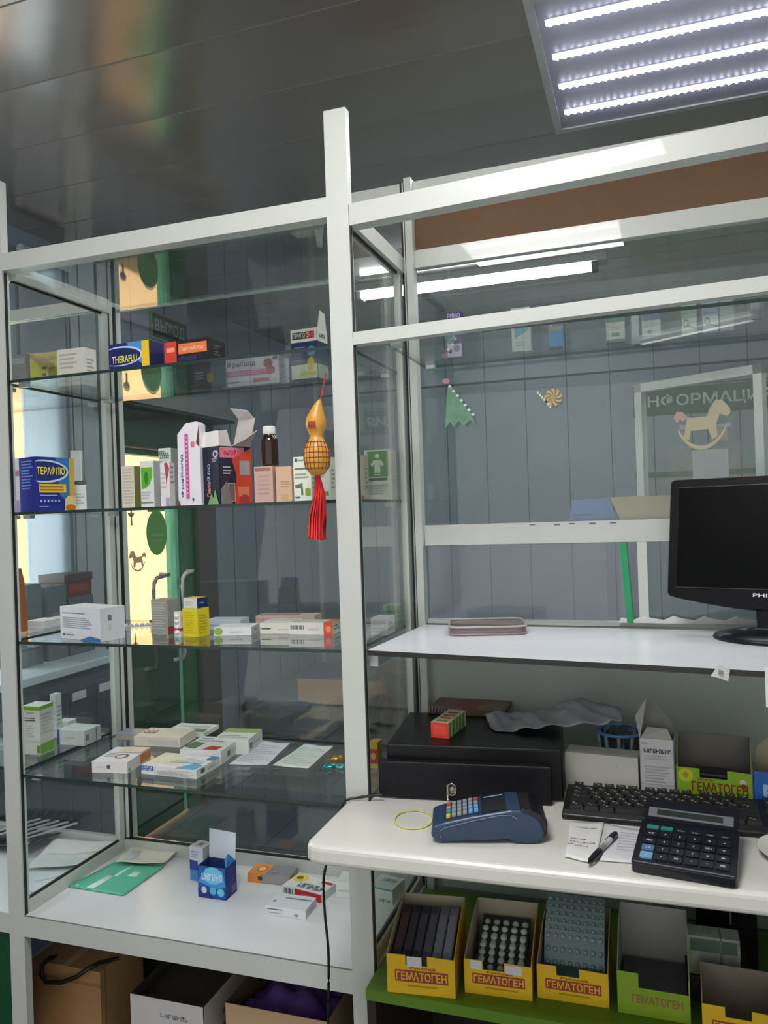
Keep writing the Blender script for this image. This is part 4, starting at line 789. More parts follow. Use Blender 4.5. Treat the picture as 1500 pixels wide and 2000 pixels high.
sd('plain white carton nearest the edge of the deck', (519, 1786), (597, 1797), 1768, .055, body=(222, 222, 228), faces={'R': (196, 196, 200)}, pr={'F': [('l', .04, .6, .5, .8, 1, (50, 50, 56)), ('l', .04, .25, .4, .4, 1, (150, 150, 156)), ('e', .72, .2, .82, .5, (150, 152, 160))], 'T': [('l', .3, .62, .98, .8, 1, (120, 120, 126)), ('e', .08, .3, .16, .45, (140, 142, 150))], 'R': [('l', .2, .3, .8, .7, 2, (160, 160, 160))]})
sd('white carton half hidden behind the centre post, on the deck', (657, 1752), (700, 1756), 1722, .05, body=(222, 224, 222), pr={'F': [('l', .1, .3, .9, .6, 1, (190, 194, 194))]})
sd('white carton with a teal edge line beyond the centre post, on the deck', (722, 1758), (767, 1769), 1728, .055, body=(220, 224, 220), faces={'R': (196, 200, 196), 'T': (206, 214, 212)}, pr={'F': [('r', 0, .88, 1, .97, (60, 140, 160)), ('w', .45, .12, .95, .28, 5, (70, 74, 76))], 'T': [('w', .3, .5, .9, .75, 5, (90, 96, 96))], 'R': [('l', .2, .4, .6, .6, 1, (170, 172, 172))]})
# papers on the neighbouring deck
sheet('stack of creased white papers nearest the left post on the neighbouring deck', [(30, 1786), (140, 1722), (190, 1690), (46, 1702)], zd+.001, (232, 230, 238), [(.1, .3, .4, .33, (206, 206, 218)), (.2, .6, .8, .63, (206, 206, 218))], name='paper_sheet', cat='papers', wave=.003)
sheet('folded white paper lying behind the creased stack on the neighbouring deck', [(50, 1701), (186, 1690), (230, 1645), (108, 1641)], zd+.009, (234, 230, 230), [(.1, .45, .9, .48, (210, 206, 210)), (.75, .3, .9, .5, (236, 222, 206))], name='paper_sheet', cat='papers', wave=.003)
mb = MB(); a = P(66, 1655, z=zd)
dk = M((30, 32, 36), .3)
mb.grid(lambda u, v: (-.22+.26*u, -.05+.16*v, .012+.010*sin(u*9)*sin(v*7)+.012*u), 12, 10, dk)
for i in range(5): mb.prism([(-.12+.03*i, -.02), (-.115+.03*i, -.02), (-.06+.03*i, .09), (-.066+.03*i, .09)], .030, .033, M((206, 208, 212), .3))
tag(mb.build('plastic_bag', None, (a[0], a[1], zd), solid=.001), 'dark crumpled plastic bag with white streaks on the neighbouring deck', 'bag')

# ---- row of small cartons behind the right cross beam
GR = 'small cartons in the row behind the cross beam'
zr = ZC+.3084
def sr(label, xl, xr, top, rowb, y=.262, d=.022, **k): return carton(label, (xl, rowb), (xr, rowb), top, d, y=y, base=zr, group=GR, **k)
sr('purple and white carton with white lettering at the top, row behind the cross beam', 874, 904, 611, 715, body=(84, 62, 128), faces={'R': (60, 48, 110)}, pr={'F': [('t', .08, .86, .92, .97, (220, 214, 232), 'РИНО'), ('p', [(.4, .45), (.55, .62), (.5, .4)], (190, 184, 200)), ('r', .05, .02, .98, .30, (206, 200, 212)), ('e', .45, .12, .85, .28, (130, 110, 150)), ('e', .1, .1, .35, .2, (90, 60, 120))]})
sr('white carton with a turquoise picture panel, row behind the cross beam', 1001, 1038, 603, 705, body=(196, 206, 200), faces={'R': (170, 180, 180)}, pr={'F': [('p', [(.15, .72), (.85, .72), (.85, .45), (.15, .3)], (90, 166, 186)), ('l', .2, .1, .8, .24, 2, (150, 170, 160))]})
o = sr('bright blue carton with an orange cap band, row behind the cross beam', 1073, 1100, 622, 698, body=(70, 140, 196), pr={'F': [('r', 0, .58, 1, .72, (190, 160, 90)), ('r', 0, 0, 1, .06, (50, 80, 110)), ('l', .1, .2, .9, .5, 4, (90, 156, 206))]})
sr('green-topped carton with white label, left of the divider strip', 1184, 1222, 600, 672, body=(92, 128, 118), pr={'F': [('r', .02, .08, .98, .55, (206, 214, 202)), ('r', .3, .16, .7, .26, (120, 134, 120)), ('l', .1, .32, .9, .5, 3, (176, 186, 176))]})
sr('blue-topped carton with white label, right of the divider strip', 1254, 1292, 592, 664, body=(96, 116, 142), pr={'F': [('r', .02, .08, .98, .5, (206, 212, 208)), ('r', .3, .14, .5, .24, (120, 130, 120)), ('l', .1, .3, .9, .46, 3, (180, 186, 186))]})
sr('pale green carton with a dark swirl mark, row behind the cross beam', 1333, 1362, 585, 664, body=(150, 182, 160), pr={'F': [('r', .02, .04, .98, .46, (204, 212, 206)), ('e', .1, .2, .45, .44, (70, 80, 96)), ('e', .16, .24, .38, .40, (204, 212, 206)), ('p', [(.3, .24), (.95, .14), (.95, .17), (.3, .28)], (90, 100, 130)), ('l', .05, .55, .9, .75, 2, (120, 160, 140))]})
sr('pale blue carton with a dark swirl mark, row behind the cross beam', 1374, 1404, 580, 660, body=(140, 166, 184), pr={'F': [('r', .02, .04, .98, .46, (206, 212, 214)), ('e', .1, .2, .45, .44, (70, 80, 106)), ('e', .16, .24, .38, .40, (206, 212, 214)), ('p', [(.3, .24), (.95, .14), (.95, .17), (.3, .28)], (90, 100, 140)), ('r', 0, .52, 1, .56, (100, 130, 170))]})
sr('plain grey carton with a pale foot label, row behind the cross beam', 1407, 1435, 574, 657, body=(158, 166, 168), pr={'F': [('r', .05, .04, .9, .18, (196, 200, 204)), ('l', .2, .07, .8, .15, 1, (160, 150, 170))]})

# clear folder with green spine behind the lower pane, tan card and blue folder on the sill
t = thing('plastic_folder', 'clear plastic folder with a bright green spine behind the lower pane', 'folder', (0, 0, 0))
a = P(832, 1215, y=.325+.02); b = P(1232, 1218, y=.345)
zt_ = 1.244
mb = MB(); zb3 = 1.0868
mb.grid(lambda u, v: (a[0]+.012+(b[0]-a[0]-.018)*u, .3365-.012*u+.002*sin(u*5+v*2), zb3+(zt_-zb3)*v), 16, 8, glass('clear_film', (.84, .86, .89), haze=.20, hazecol=(176, 178, 190), rough=.12)); mb.build('clear_sleeve', t)
mb = MB(); mb.prism([(b[0]-.006, 1.0868), (b[0]+.006, 1.0868), (b[0]-.003, zt_), (b[0]-.015, zt_)], .318, .3235, M((26, 150, 92), .4), fn=lambda u, v, c: (u, c, v)); mb.build('green_spine', t)
a, b = P(1190, 966, y=.36), P(1345, 962, y=.36)
mb = MB(); mb.prism([(a[0], 1.335), (a[0]+.020, 1.2890), (b[0], 1.2890), (b[0], 1.335)], .363, .371, M((176, 162, 136), .7, noise=.06), fn=lambda u, v, c: (u, c, v))
mb.box((a[0]+.03, .3625, 1.30), (a[0]+.05, .363, 1.3005), M((150, 134, 110)))
tag(mb.build('cardboard_sheet'), 'tan cardboard strip standing on the window sill left of the monitor', 'cardboard')
a = P(1108, 968, y=.366); c_ = P(1192, 968, y=.366)
mb = MB(); mb.prism([(a[0], 1.2890), (c_[0]+.012, 1.2890), (c_[0]-.004, 1.334), (a[0]+.01, 1.332)], .373, .377, M((120, 136, 176), .5, noise=.06), fn=lambda u, v, c: (u, c, v))
mb.prism([(a[0]+.01, 1.30), (a[0]+.05, 1.30), (a[0]+.05, 1.302), (a[0]+.01, 1.302)], .3725, .373, M((90, 100, 150)), fn=lambda u, v, c: (u, c, v))
tag(mb.build('paper_folder'), 'dull blue folder standing on the window sill beside the tan card', 'folder')

# ================================================================== GOURD
zb_ = zrow(-.066, -.017, 930); zt2 = zrow(-.066, -.017, 782); H = zt2-zb_
gd = thing('gourd_ornament', 'yellow bottle gourd charm with red tassel hanging by the centre post', 'ornament', (-.0655, -.024, zb_))
prof = [(.003, 0), (.012, H*.02), (.0200, H*.10), (.0232, H*.22), (.0224, H*.34), (.017, H*.44), (.0115, H*.50), (.0112, H*.53), (.0155, H*.60), (.0185, H*.68), (.0170, H*.77), (.0115, H*.86), (.0075, H*.93), (.004, H*.98), (.002, H)]
mb = MB(); mb.lathe(prof, M((206, 150, 60), .35, noise=.1, scale=40), 32); o = mb.build('gourd_body', gd)
for v in o.data.vertices:
    k_ = max(0, v.co.z/H-.7); v.co.x += k_*k_*.10
mb = MB()
def gr(z):
    for (r0, z0), (r1, z1_) in zip(prof, prof[1:]):
        if z0 <= z <= z1_: return r0+(r1-r0)*(z-z0)/(z1_-z0)
    return .01
NET = M((130, 44, 26), .6)
for k in range(6):
    z = H*(.10+.068*k); mb.tube([((gr(z)+.0004)*cos(i*pi/12), (gr(z)+.0004)*sin(i*pi/12), z) for i in range(24)], .0006, NET, 5, closed=True)
for i in range(18):
    a_ = i*pi/9; mb.tube([((gr(H*q)+.0004)*cos(a_), (gr(H*q)+.0004)*sin(a_), H*q) for q in [.08+.0375*j for j in range(11)]], .0006, NET, 5)
mb.build('cord_net', gd)
vs, fs, asp = textgeo('福')
mb = MB(); zc_ = H*.66; cw = .014
mb.mesh([((.0190)*sin((u-.5)*.9-.05), -(.0190)*cos((u-.5)*.9-.05), zc_-cw/2+cw*v) for u, v in vs], fs, M((150, 30, 24), .6)); mb.build('painted_character', gd)
RED = M((206, 34, 36), .6, noise=.1, scale=60)
zs_ = zrow(-.066, -.017, 745)-zb_
MB().tube([(.0095, 0, H-.002), (.013, 0, H+.008), (.018, .003, zs_), (.021, .004, zs_+.012)], .0011, RED, 6).build('red_string', gd)
zl = zrow(-.066, -.017, 1055)-zb_
mb = MB()
for i in range(34):
    a_ = i*2.4; r_ = .0135*sqrt((i+.5)/34); q = random.uniform(.0, .008)
    mb.tube([(r_*.25*cos(a_), r_*.25*sin(a_), .001), (r_*.7*cos(a_)+.003, r_*.7*sin(a_), zl*.30), (r_*1.15*cos(a_)-.002, r_*.9*sin(a_), zl*.62), (r_*1.2*cos(a_)-.005, r_*.9*sin(a_), zl+q)], .0016, RED, 5)
mb.build('tassel', gd)
mb = MB(); mb.box((-.0405, -.006, 0), (-.0405+.004, -.0003, .006), ALU)
# ================================================================== MONITOR
c0 = P(1503, 1249, z=Z3); Lp = P(1304, 1050, y=c0[1]+.045)
mon = thing('monitor', 'black flat computer monitor on a round foot, on the white shelf', 'monitor', (c0[0], c0[1], Z3), radians(-18))
hw = (c0[0]-Lp[0])/cos(radians(18))
BLK = M((10, 11, 15), .4, noise=.1, spec=.15); BLM = M((22, 25, 30), .35, noise=.1, spec=.25)
mb = MB(); mb.lathe([(.098, 0), (.10, .003), (.096, .008), (.07, .014), (.03, .018)], BLM, 40, sx=.92, sy=.74); mb.lathe([(.055, .0155), (.05, .0165), (.02, .0185)], M((90, 94, 98), .3), 30, sx=.9, sy=.6); mb.build('foot', mon)
mb = MB(); mb.box((-.022, .01, .01), (.022, .03, .13), BLM); mb.build('neck', mon, bevel=.004)
xl, yl = c0[0]-hw*cos(radians(18)), c0[1]+hw*sin(radians(18))
zb0, zt0 = zrow(xl, yl, 1163)-Z3, zrow(xl, yl, 938)-Z3
tl_ = radians(12)
Hh = (zt0-zb0)/cos(tl_)
def ms(u, v, c): return (u, c*cos(tl_)+v*sin(tl_)-.012, zb0+v*cos(tl_)-c*sin(tl_))
def rr_(x0, y0, x1, y1, r, n=5):
    out = []
    for cx_, cy_, a0 in ((x1-r, y0+r, -pi/2), (x1-r, y1-r, 0), (x0+r, y1-r, pi/2), (x0+r, y0+r, pi)):
        for i in range(n+1): t_ = a0+pi/2*i/n; out.append((cx_+r*cos(t_), cy_+r*sin(t_)))
    return out
chin = [(-hw+.008, 0)]+[(-hw*.8+hw*1.6*i/12, -.016*sin(pi*i/12)**.8) for i in range(13)]
outline = [(u, v) for u, v in rr_(-hw, 0, hw, Hh, .009) if True]
outline = [p for p in outline if not (p[1] < .0005)]
outline = [(-hw*.95, 0.0)]+[(-hw*.95+hw*1.9*i/12, -.018*sin(pi*i/12)) for i in range(1, 12)]+[(hw*.95, 0)]+[p for p in outline]
mb = MB(); mb.prism(outline, 0, .028, BLK, fn=ms); mb.prism(rr_(-hw*.6, .03, hw*.6, Hh*.85, .02), .028, .05, BLM, fn=ms)
vs, fs, asp = textgeo('PHILIPS')
mb.mesh([ms(-.034+.052*u+.012, .004+.0065*v, -.0006) for u, v in vs], fs, M((206, 208, 212), .4)); mb.build('housing', mon)
mb = MB(); mb.prism([(-hw+.016, .018), (hw-.016, .018), (hw-.016, Hh-.016), (-hw+.016, Hh-.016)], -.0012, -.0002, M((4, 5, 6), .3, spec=.08), fn=ms); mb.build('screen', mon)
for a_, b_ in (((-hw+.014, .0165), (hw-.014, .018)), ((-hw+.014, Hh-.016), (hw-.014, Hh-.0145))): MB().prism([a_, (b_[0], a_[1]), b_, (a_[0], b_[1])], -.0018, -.0002, M((40, 36, 44), .3), fn=ms).build('bezel_lip', mon)

# tray, tag on the white shelf
a, b = P(878, 1243, z=Z3), P(1030, 1240, z=Z3); w, r0 = place(a, b)
tr = thing('coin_tray', 'smoky clear plastic coin tray lying on the white shelf', 'tray', (a[0], a[1], Z3+.0004), r0)
d = .115; TRM = glass('smoky_plastic', (.62, .57, .57), f0=.06, haze=.22, hazecol=(150, 138, 140), rough=.05)
mb = MB(); mb.prism(rr_(0, 0, w, d, .02), 0, .004, TRM); mb.build('tray_base', tr)
mb = MB()
for z_, m_ in ((.002, M((150, 130, 132), .2)), (.016, M((176, 166, 166), .15))):
    mb.tube([(p_[0], p_[1], z_) for p_ in rr_(0, 0, w, d, .02)], .0022, m_, 8, closed=True)
mb.build('tray_rim', tr)
ol = rr_(0, 0, w, d, .02); mb = MB(); n_ = len(ol)
for i in range(n_): j = (i+1) % n_; mb.poly([(*ol[i], .003), (*ol[j], .003), (*ol[j], .016), (*ol[i], .016)], TRM, True)
mb.build('tray_wall', tr)
a = P(1408, 1311, y=-.066)
mb = MB(); mb.poly([(-.014, -.001, -.006), (-.002, -.003, .013), (.012, -.002, .003), (.009, -.001, -.013), (-.001, -.002, -.009)], M((206, 206, 202), .6)); mb.poly([(-.003, -.0045, .004), (.003, -.0045, .002), (.001, -.0045, -.004), (-.004, -.0045, -.003)], M((130, 132, 130)))
tag(mb.build('price_tag', None, (a[0], a[1], Z3-.004), solid=.0008), 'crumpled white tag stuck on the dark edge of the white shelf', 'tag')
a = P(1499, 1325, y=-.075)
mb = MB(); mb.box((0, 0, -.04), (.05, .0008, .016), M((222, 222, 218), .6)); mb.box((.01, -.0003, -.02), (.04, 0, -.018), M((150, 150, 150)))
tag(mb.build('price_tag', None, (a[0]-.003, a[1], Z3-.010)), 'white paper tag hanging from the shelf edge at the picture edge below the monitor', 'tag')

# ================================================================== COUNTER THINGS
zc = ZT+.0004
A, B = P(735, 1560, z=zc), P(1083, 1577, z=zc); w, r0 = place(A, B)
cdw = thing('cash_drawer', 'black metal cash drawer at the back of the counter', 'cash drawer', (A[0]+.004, A[1]+.004, zc), r0)
DB = M((15, 15, 17), .33, noise=.15, scale=60, spec=.25); DG = M((24, 24, 30), .4, noise=.1, scale=60, spec=.2)
fx0, fy0 = .012, .020; cx_, cy_ = A[0]+.004+fx0*cos(r0)-fy0*sin(r0), A[1]+.004+fx0*sin(r0)+fy0*cos(r0)
zt_ = zrow(cx_, cy_, 1453)-zc; bk = P(838, 1377, z=zc+zt_); DD = .245
mb = MB(); mb.box((.010, .020, .004), (w+.012, DD, zt_), DB); mb.build('body', cdw, bevel=.004)
mb = MB(); mb.box((0, 0, .002), (w-.008, .0195, zrow(A[0], A[1], 1487)-zc), DG); mb.build('drawer_front', cdw, bevel=.003)
kx = P(884, 1556, y=A[1]); 
mb = MB(); kl = (.428*w, -.001, .022)
KM = M((196, 190, 170), .2, metal=.9)
mb.tube([(kl[0], .002, kl[2]), (kl[0], -.006, kl[2])], .006, KM, 14); mb.build('key_lock', cdw)
mb = MB(); mb.box((kl[0]-.0012, -.020, kl[2]-.002), (kl[0]+.0012, -.0061, kl[2]+.002), KM); mb.tube([(kl[0]+.008*cos(t*pi/8), -.014, kl[2]+.004+.010*sin(t*pi/8)) for t in range(16)], .0012, KM, 6, closed=True); mb.tube([(kl[0]-.007, -.013, kl[2]+.012), (kl[0]-.007, -.0135, kl[2]-.014)], .0022, KM, 6); mb.build('key', cdw)
ztop = zc+zt_+.0006
# booklet, toothpaste box and bag on the drawer
a, b = P(842, 1392, z=ztop), P(1000, 1394, z=ztop)
nb = thing('spiral_booklet', 'spiral bound dark red patterned booklet on the cash drawer', 'booklet', (a[0]-.005, a[1]-.012, ztop), r0-.12)
mb = MB(); mb.box((.0, .006, 0), (.155, .10, .010), M((112, 84, 72), .5, noise=.5, scale=45)); mb.box((.05, .02, .010), (.13, .08, .0104), M((120, 60, 52), .5, noise=.4, scale=60)); mb.box((.10, .01, .0104), (.15, .09, .0108), M((110, 96, 72), .5, noise=.3, scale=60)); mb.build('pages', nb)
mb = MB()
for i in range(11): mb.tube([(.004+i*.0065, .008+.007*cos(t*pi/5), .006+.007*sin(t*pi/5)) for t in range(10)], .0009, M((190, 186, 180), .3, metal=.6), 5, closed=True)
mb.build('spiral_binding', nb)
a, b = P(842, 1440, z=ztop), P(878, 1443, z=ztop); w_, r1 = place(a, b)
q_ = P(915, 1386, z=ztop); rt_ = atan2(q_[1]-a[1], q_[0]-a[0])-pi/2
mbx = carton_mesh(w_*.97, .095, zrow(a[0], a[1], 1410)-ztop, (206, 196, 150), {'F': (214, 58, 44), 'R': (196, 206, 160), 'T': (214, 206, 170)}, {'F': [('r', .15, .15, .85, .85, (226, 70, 56))], 'R': [('p', [(.02+.18*i, 0), (.12+.18*i, 0), (.16+.18*i, 1), (.06+.18*i, 1)], ((84, 140, 60) if i % 2 else (110, 160, 70))) for i in range(5)], 'T': [('r', .2, .1+.2*i, .8, .2+.2*i, ((206, 90, 70) if i % 2 else (120, 160, 80))) for i in range(4)]})
o = tag(mbx.build('toothpaste_box', None, (a[0], a[1], ztop), rt_), 'long green and cream box with a red end, on the cash drawer', 'box')
fr_ = [P(958, 1424, y=.16), P(968, 1433, y=.14), P(1010, 1426, y=.14), P(1060, 1419, y=.145), P(1120, 1416, y=.15), P(1185, 1412, y=.16), P(1215, 1405, y=.17)]
bk_ = [P(945, 1394, y=.215), P(990, 1390, y=.24), P(1030, 1394, y=.25), P(1075, 1386, y=.26), P(1115, 1366, y=.26), P(1150, 1366, y=.26), P(1212, 1390, y=.25)]
def bag(u, v):
    i = min(int(u*6), 5); t_ = u*6-i
    q = [fr_[i][k]*(1-t_)+fr_[i+1][k]*t_ for k in range(3)]; p_ = [bk_[i][k]*(1-t_)+bk_[i+1][k]*t_ for k in range(3)]
    z_ = q[2]*(1-v)+p_[2]*v+.006*sin(v*pi)*(1+sin(u*21))+.003*sin(u*37+v*11)
    return (q[0]*(1-v)+p_[0]*v, q[1]*(1-v)+p_[1]*v, max(z_, ztop+.002))
mb = MB(); mb.grid(bag, 42, 16, M((150, 150, 156), .25, noise=.2, scale=25))
tag(mb.build('plastic_bag', solid=.0012), 'crumpled grey plastic bag draped over the cash drawer', 'bag')
# basket
a = P(1207, 1462, y=.24)
bs = thing('plastic_basket', 'small blue and white round basket behind the white box', 'basket', (a[0]+.004, .232, ZT+.0004), 0)
zt_ = zrow(a[0], .24, 1425)-ZT
mb = MB(); n_ = 20
for i in range(n_):
    t_ = i*2*pi/n_; mb.tube([(.030*cos(t_), .030*sin(t_), .002), (.034*cos(t_), .034*sin(t_), zt_*.5), (.040*cos(t_), .040*sin(t_), zt_)], .0036 if i % 2 else .002, M((196, 214, 226), .35) if i % 2 else M((50, 84, 124), .4), 6)
mb.lathe([(.030, 0), (.031, .003), (.002, .0035)], M((60, 84, 110), .4), 24); mb.build('basket_wall', bs)
mb = MB(); mb.tube([(.041*cos(i*pi/12), .041*sin(i*pi/12), zt_) for i in range(24)], .003, M((96, 150, 196), .3), 8, closed=True); mb.build('rim', bs)
mb = MB(); mb.grid(lambda u, v: (-.032+.064*u, -.03+.06*v, zt_*.72+.03*sin(u*pi)*sin(v*pi)+.008*sin(u*13+v*9)), 12, 12, M((70, 90, 92), .2, noise=.3, scale=40))
tag(mb.build('plastic_wrap', None, (a[0]+.004, .232, ZT), solid=.001), 'dark crumpled film stuffed in the blue and white basket', 'wrap')
# boxes behind the keyboard
yK = .106
carton('plain off-white box standing behind the keyboard', (1106, 1552), (1248, 1552), 1468, .045, y=yK+.012, yb=yK, base=zc, name='storage_box', cat='box', body=(210, 208, 198), pr={'F': [('e', .72, .72, .735, .76, (150, 150, 146))]})
o = carton('tall narrow white carton with opened grey flaps behind the keyboard', (1252, 1556), (1319, 1560), 1441, .04, y=yK-.002, yb=yK-.006, base=zc, body=(206, 206, 206), open_top=True, inner=(120, 120, 116), pr={'F': [('l', .06, .9, .3, .95, 1, (150, 150, 154)), ('w', .13, .77, .93, .84, 9, (60, 60, 72)), ('l', .15, .66, .85, .74, 2, (176, 176, 182)), ('l', .15, .3, .9, .58, 6, (176, 176, 178)), ('r', .02, .27, .98, .274, (150, 150, 150)), ('l', .1, .03, .9, .07, 1, (120, 120, 120))]})
w, d, h = o['wdh']
flap(o, [(.002, d-.001, h), (w-.001, d-.001, h), (w-.004, d+.004, h+.02), (w*.35, d+.01, h+.060), (.012, d+.008, h+.045)], (116, 116, 112), 'lid_flap')
flap(o, [(.001, .003, h), (.001, d-.002, h), (.010, d-.002, h+.058), (-.006, .012, h+.034)], (176, 176, 172), 'side_flap')
flap(o, [(.002, .001, h), (w-.002, .001, h), (w-.01, .016, h+.014), (.012, .02, h+.014)], (186, 184, 178), 'front_flap')
# green display carton with notch
def display_carton(label, A, B, hf, hb, d, col, pr, inner, name='display_carton', group=None, notch=(.28, .62, .72), sidecol=None):
    w, r0 = place(A, B); t = .0014; cmn = M(col, .5, noise=.04); im = M(inner, .65, noise=.06); sm = M(sidecol or col, .5, noise=.04)
    root = thing(name, label, 'carton', A, r0, group)
    n0, n1, nz = notch
    mb = MB(); XZ = lambda u, v, c: (u, c, v)
    mb.prism([(0, 0), (w, 0), (w, hf*.97), (w*n1, hf), (w*n1, hf*nz), (w*n0, hf*nz), (w*n0, hf), (0, hf)], 0, t, cmn, fn=XZ)
    prints(mb, (0, 0, 0), (1, 0, 0), (0, 0, 1), (0, -1, 0), w, hf, pr); mb.build('printed_front', root)
    mb = MB(); YZ = lambda u, v, c: (c, u, v)
    for x0_, x1_, mo, mi_ in ((0, t, sm, im), (w-t, w, im, sm)):
        pl_ = [(t, 0), (d, 0), (d, hb), (d*.6, hb*.96), (t, hf)]
        mb.prism(pl_, x0_, (x0_+x1_)/2, mo, fn=YZ); mb.prism(pl_, (x0_+x1_)/2, x1_, mi_, fn=YZ)
    mb.box((t, d-t, 0), (w-t, d, hb), im); mb.box((t, t, 0), (w-t, d-t, t), im); mb.build('tray_walls', root)
    return root, w, d, r0
A = P(1324, 1562, y=yK-.006); A = (A[0], yK-.006, zc); B = P(1470, 1568, y=yK-.016); B = (B[0], yK-.016, zc)
hf = zrow(A[0], A[1], 1497)-zc
gb, w, d, r0 = display_carton('bright green display carton with dark red lettering behind the keyboard', A, B, hf, zrow(A[0], A[1], 1447)-zc, .06, (140, 184, 36), [('e', .02, .62, .22, .98, (206, 206, 50)), ('e', .08, .72, .16, .88, (150, 170, 40)), ('w', .28, .69, .5, .75, 7, (150, 60, 50)), ('t', .20, .40, .95, .66, (150, 30, 34), 'ГЕМАТОГЕН'), ('e', .05, .12, .15, .34, (206, 190, 160)), ('e', .04, .04, .16, .2, (150, 60, 50)), ('e', .84, .66, .93, .82, (214, 206, 180)), ('e', .85, .58, .93, .70, (120, 50, 40))], (104, 100, 92), notch=(.31, .68, .76))
mb = MB(); mb.box((.045, .004, .06), (.085, .03, .075), M((20, 18, 30), .3)); mb.box((.046, .0035, .062), (.084, .004, .064), M((70, 60, 90)))
ob = MB().box((0, 0, 0), (.05, .022, .012), M((22, 20, 34), .3)).box((.004, -.0004, .004), (.046, 0, .007), M((80, 74, 100), .4)).build('wrapped_bar', None, (A[0]+.030, A[1]+.006, zc+hf*.72), r0)
tag(ob, 'dark wrapped bar lying on top inside the bright green display carton', 'bar')
for i in range(3):
    o2 = ob.copy(); COL.objects.link(o2); o2.location = (A[0]+.030+.002*i, A[1]+.008, zc+.003+i*.0125); o2['label'] = ('dark wrapped bar at the bottom of the bright green display carton', 'dark wrapped bar in the middle of the bright green display carton', 'dark wrapped bar just under the topmost one in the green carton')[i]
    if o2.location.z+.0125 > zc+hf*.72: o2.location.z = zc+hf*.72-.0127
o = carton('bright blue box with a tan raised flap at the right edge behind the keyboard', (1473, 1568), (1560, 1574), 1506, .05, y=yK-.018, yb=yK-.024, base=zc, body=(36, 104, 186), open_top=True, inner=(150, 140, 120), pr={'F': [('r', .22, .28, .9, .7, (170, 200, 226)), ('l', .3, .4, .8, .6, 2, (90, 130, 180))]})
w, d, h = o['wdh']; flap(o, [(.002, d-.001, h), (w-.001, d-.001, h), (w-.004, d+.002, h+.040), (.022, d+.002, h+.040), (.008, d+.001, h+.028)], (150, 140, 118), 'back_flap')

# ---------------------------------------------------------------- keyboard
A, B = P(1098, 1600, z=zc), P(1500, 1639, z=zc); w0, r0 = place(A, B)
kb = thing('keyboard', 'black computer keyboard in front of the boxes', 'keyboard', (A[0], A[1], zc), r0); kb.scale = (1, .68, 1)
KW, KD = .445, .142
def kz(v): return .012+.012*v
mb = MB(); KB = M((18, 18, 20), .35, noise=.1)
mb.prism([(0, 0), (KD, 0), (KD, .024), (KD*.95, .026), (.012, .014), (0, .008)], 0, KW, KB, fn=lambda u, v, c: (c, u, v)); mb.build('keyboard_body', kb, bevel=.002)
KY = M((33, 33, 34), .4, noise=.1); LT = M((168, 166, 160), .5)
mb = MB(); rnd = random.Random(3)
def key(u0, u1, v0, v1, lettered=True):
    za, zb2 = .014+.012*(v0-.012)/.125, .014+.012*(v1-.012)/.125
    i_ = .0018; hk = .007
    b_ = [(u0, v0, za-.001), (u1, v0, za-.001), (u1, v1, zb2-.001), (u0, v1, zb2-.001)]; t_ = [(u0+i_, v0+i_*.7, za+hk), (u1-i_, v0+i_*.7, za+hk), (u1-i_, v1-i_*1.2, zb2+hk), (u0+i_, v1-i_*1.2, zb2+hk)]
    n = len(mb.v); mb.mesh(b_+t_, [(4, 5, 6, 7), (0, 1, 5, 4), (1, 2, 6, 5), (2, 3, 7, 6), (3, 0, 4, 7)], KY)
    if lettered:
        cu = u0+.005; cv = v0+(v1-v0)*.62; e = .0003
        zz = lambda v: .014+.012*(v-.012)/.125+hk+e
        for q in range(2):
            uu = cu+q*.0045; vv = cv-q*.005
            mb.poly([(uu, vv, zz(vv)), (uu+.0028, vv, zz(vv)), (uu+.0028, vv+.003, zz(vv+.003)), (uu, vv+.003, zz(vv+.003))], LT)
p19 = .019
rows_ = [(.014, [1.25, 1.25, 1.25, 6.25, 1.25, 1.25, 1.25, 1.25]), (.033, [2.25]+[1]*10+[2.75]), (.052, [1.75]+[1]*11+[2.25]), (.071, [1.5]+[1]*12+[1.5]), (.090, [1]*13+[2]), (.115, [1, .6, 1, 1, 1, 1, .4, 1, 1, 1, 1, .4, 1, 1, 1, 1])]
for v, ks in rows_:
    u = .010
    for k_ in ks:
        wk = k_*p19
        if k_ not in (.6, .4): key(u+.0006, u+wk-.0006, v, v+.0175, k_ < 2)
        u += wk
    u = .010+15*p19+.006
    for i in range(3):
        if v in (.052, .071) or (v == .033) and i != 1: 
            if v == .033 and i != 1: continue
        if v != .052: key(u+i*p19+.0006, u+(i+1)*p19-.0006, v, v+.0175)
    u = .010+18*p19+.012
    for i in range(4):
        if v < .1: key(u+i*p19+.0006, min(u+(i+1)*p19-.0006, KW-.003), v, v+.0175)
mb.build('keys', kb)
# ---------------------------------------------------------------- calculator, resting on the keyboard edge
A, B = P(1233, 1703, z=zc), P(1440, 1738, z=zc); w, r0 = place(A, B)
zk = zc+.0285; Cc = P(1278, 1586, z=zk)
dep = sqrt((Cc[0]-A[0])**2+(Cc[1]-A[1])**2)*.90
tilt = atan2(.026, dep); dep = dep/cos(tilt)
ct = thing('calculator', 'large black desk calculator leaning on the keyboard edge', 'calculator', (A[0], A[1], zc+.001), r0)
ct.rotation_euler = (tilt, 0, r0)
CB = M((15, 17, 26), .35, noise=.08)
mb = MB(); mb.prism(rr_(0, 0, w, dep*.80, .006), 0, .013, CB); mb.prism([(.003, .004), (w-.003, .004), (w-.003, .0065), (.003, .0065)], .013, .0136, M((96, 92, 104), .4)); mb.build('calculator_body', ct, bevel=.002)
DT = radians(14)
def dsp(u, v, c): return (u, dep*.79+v*cos(DT)-c*sin(DT), .012+v*sin(DT)+c*cos(DT))
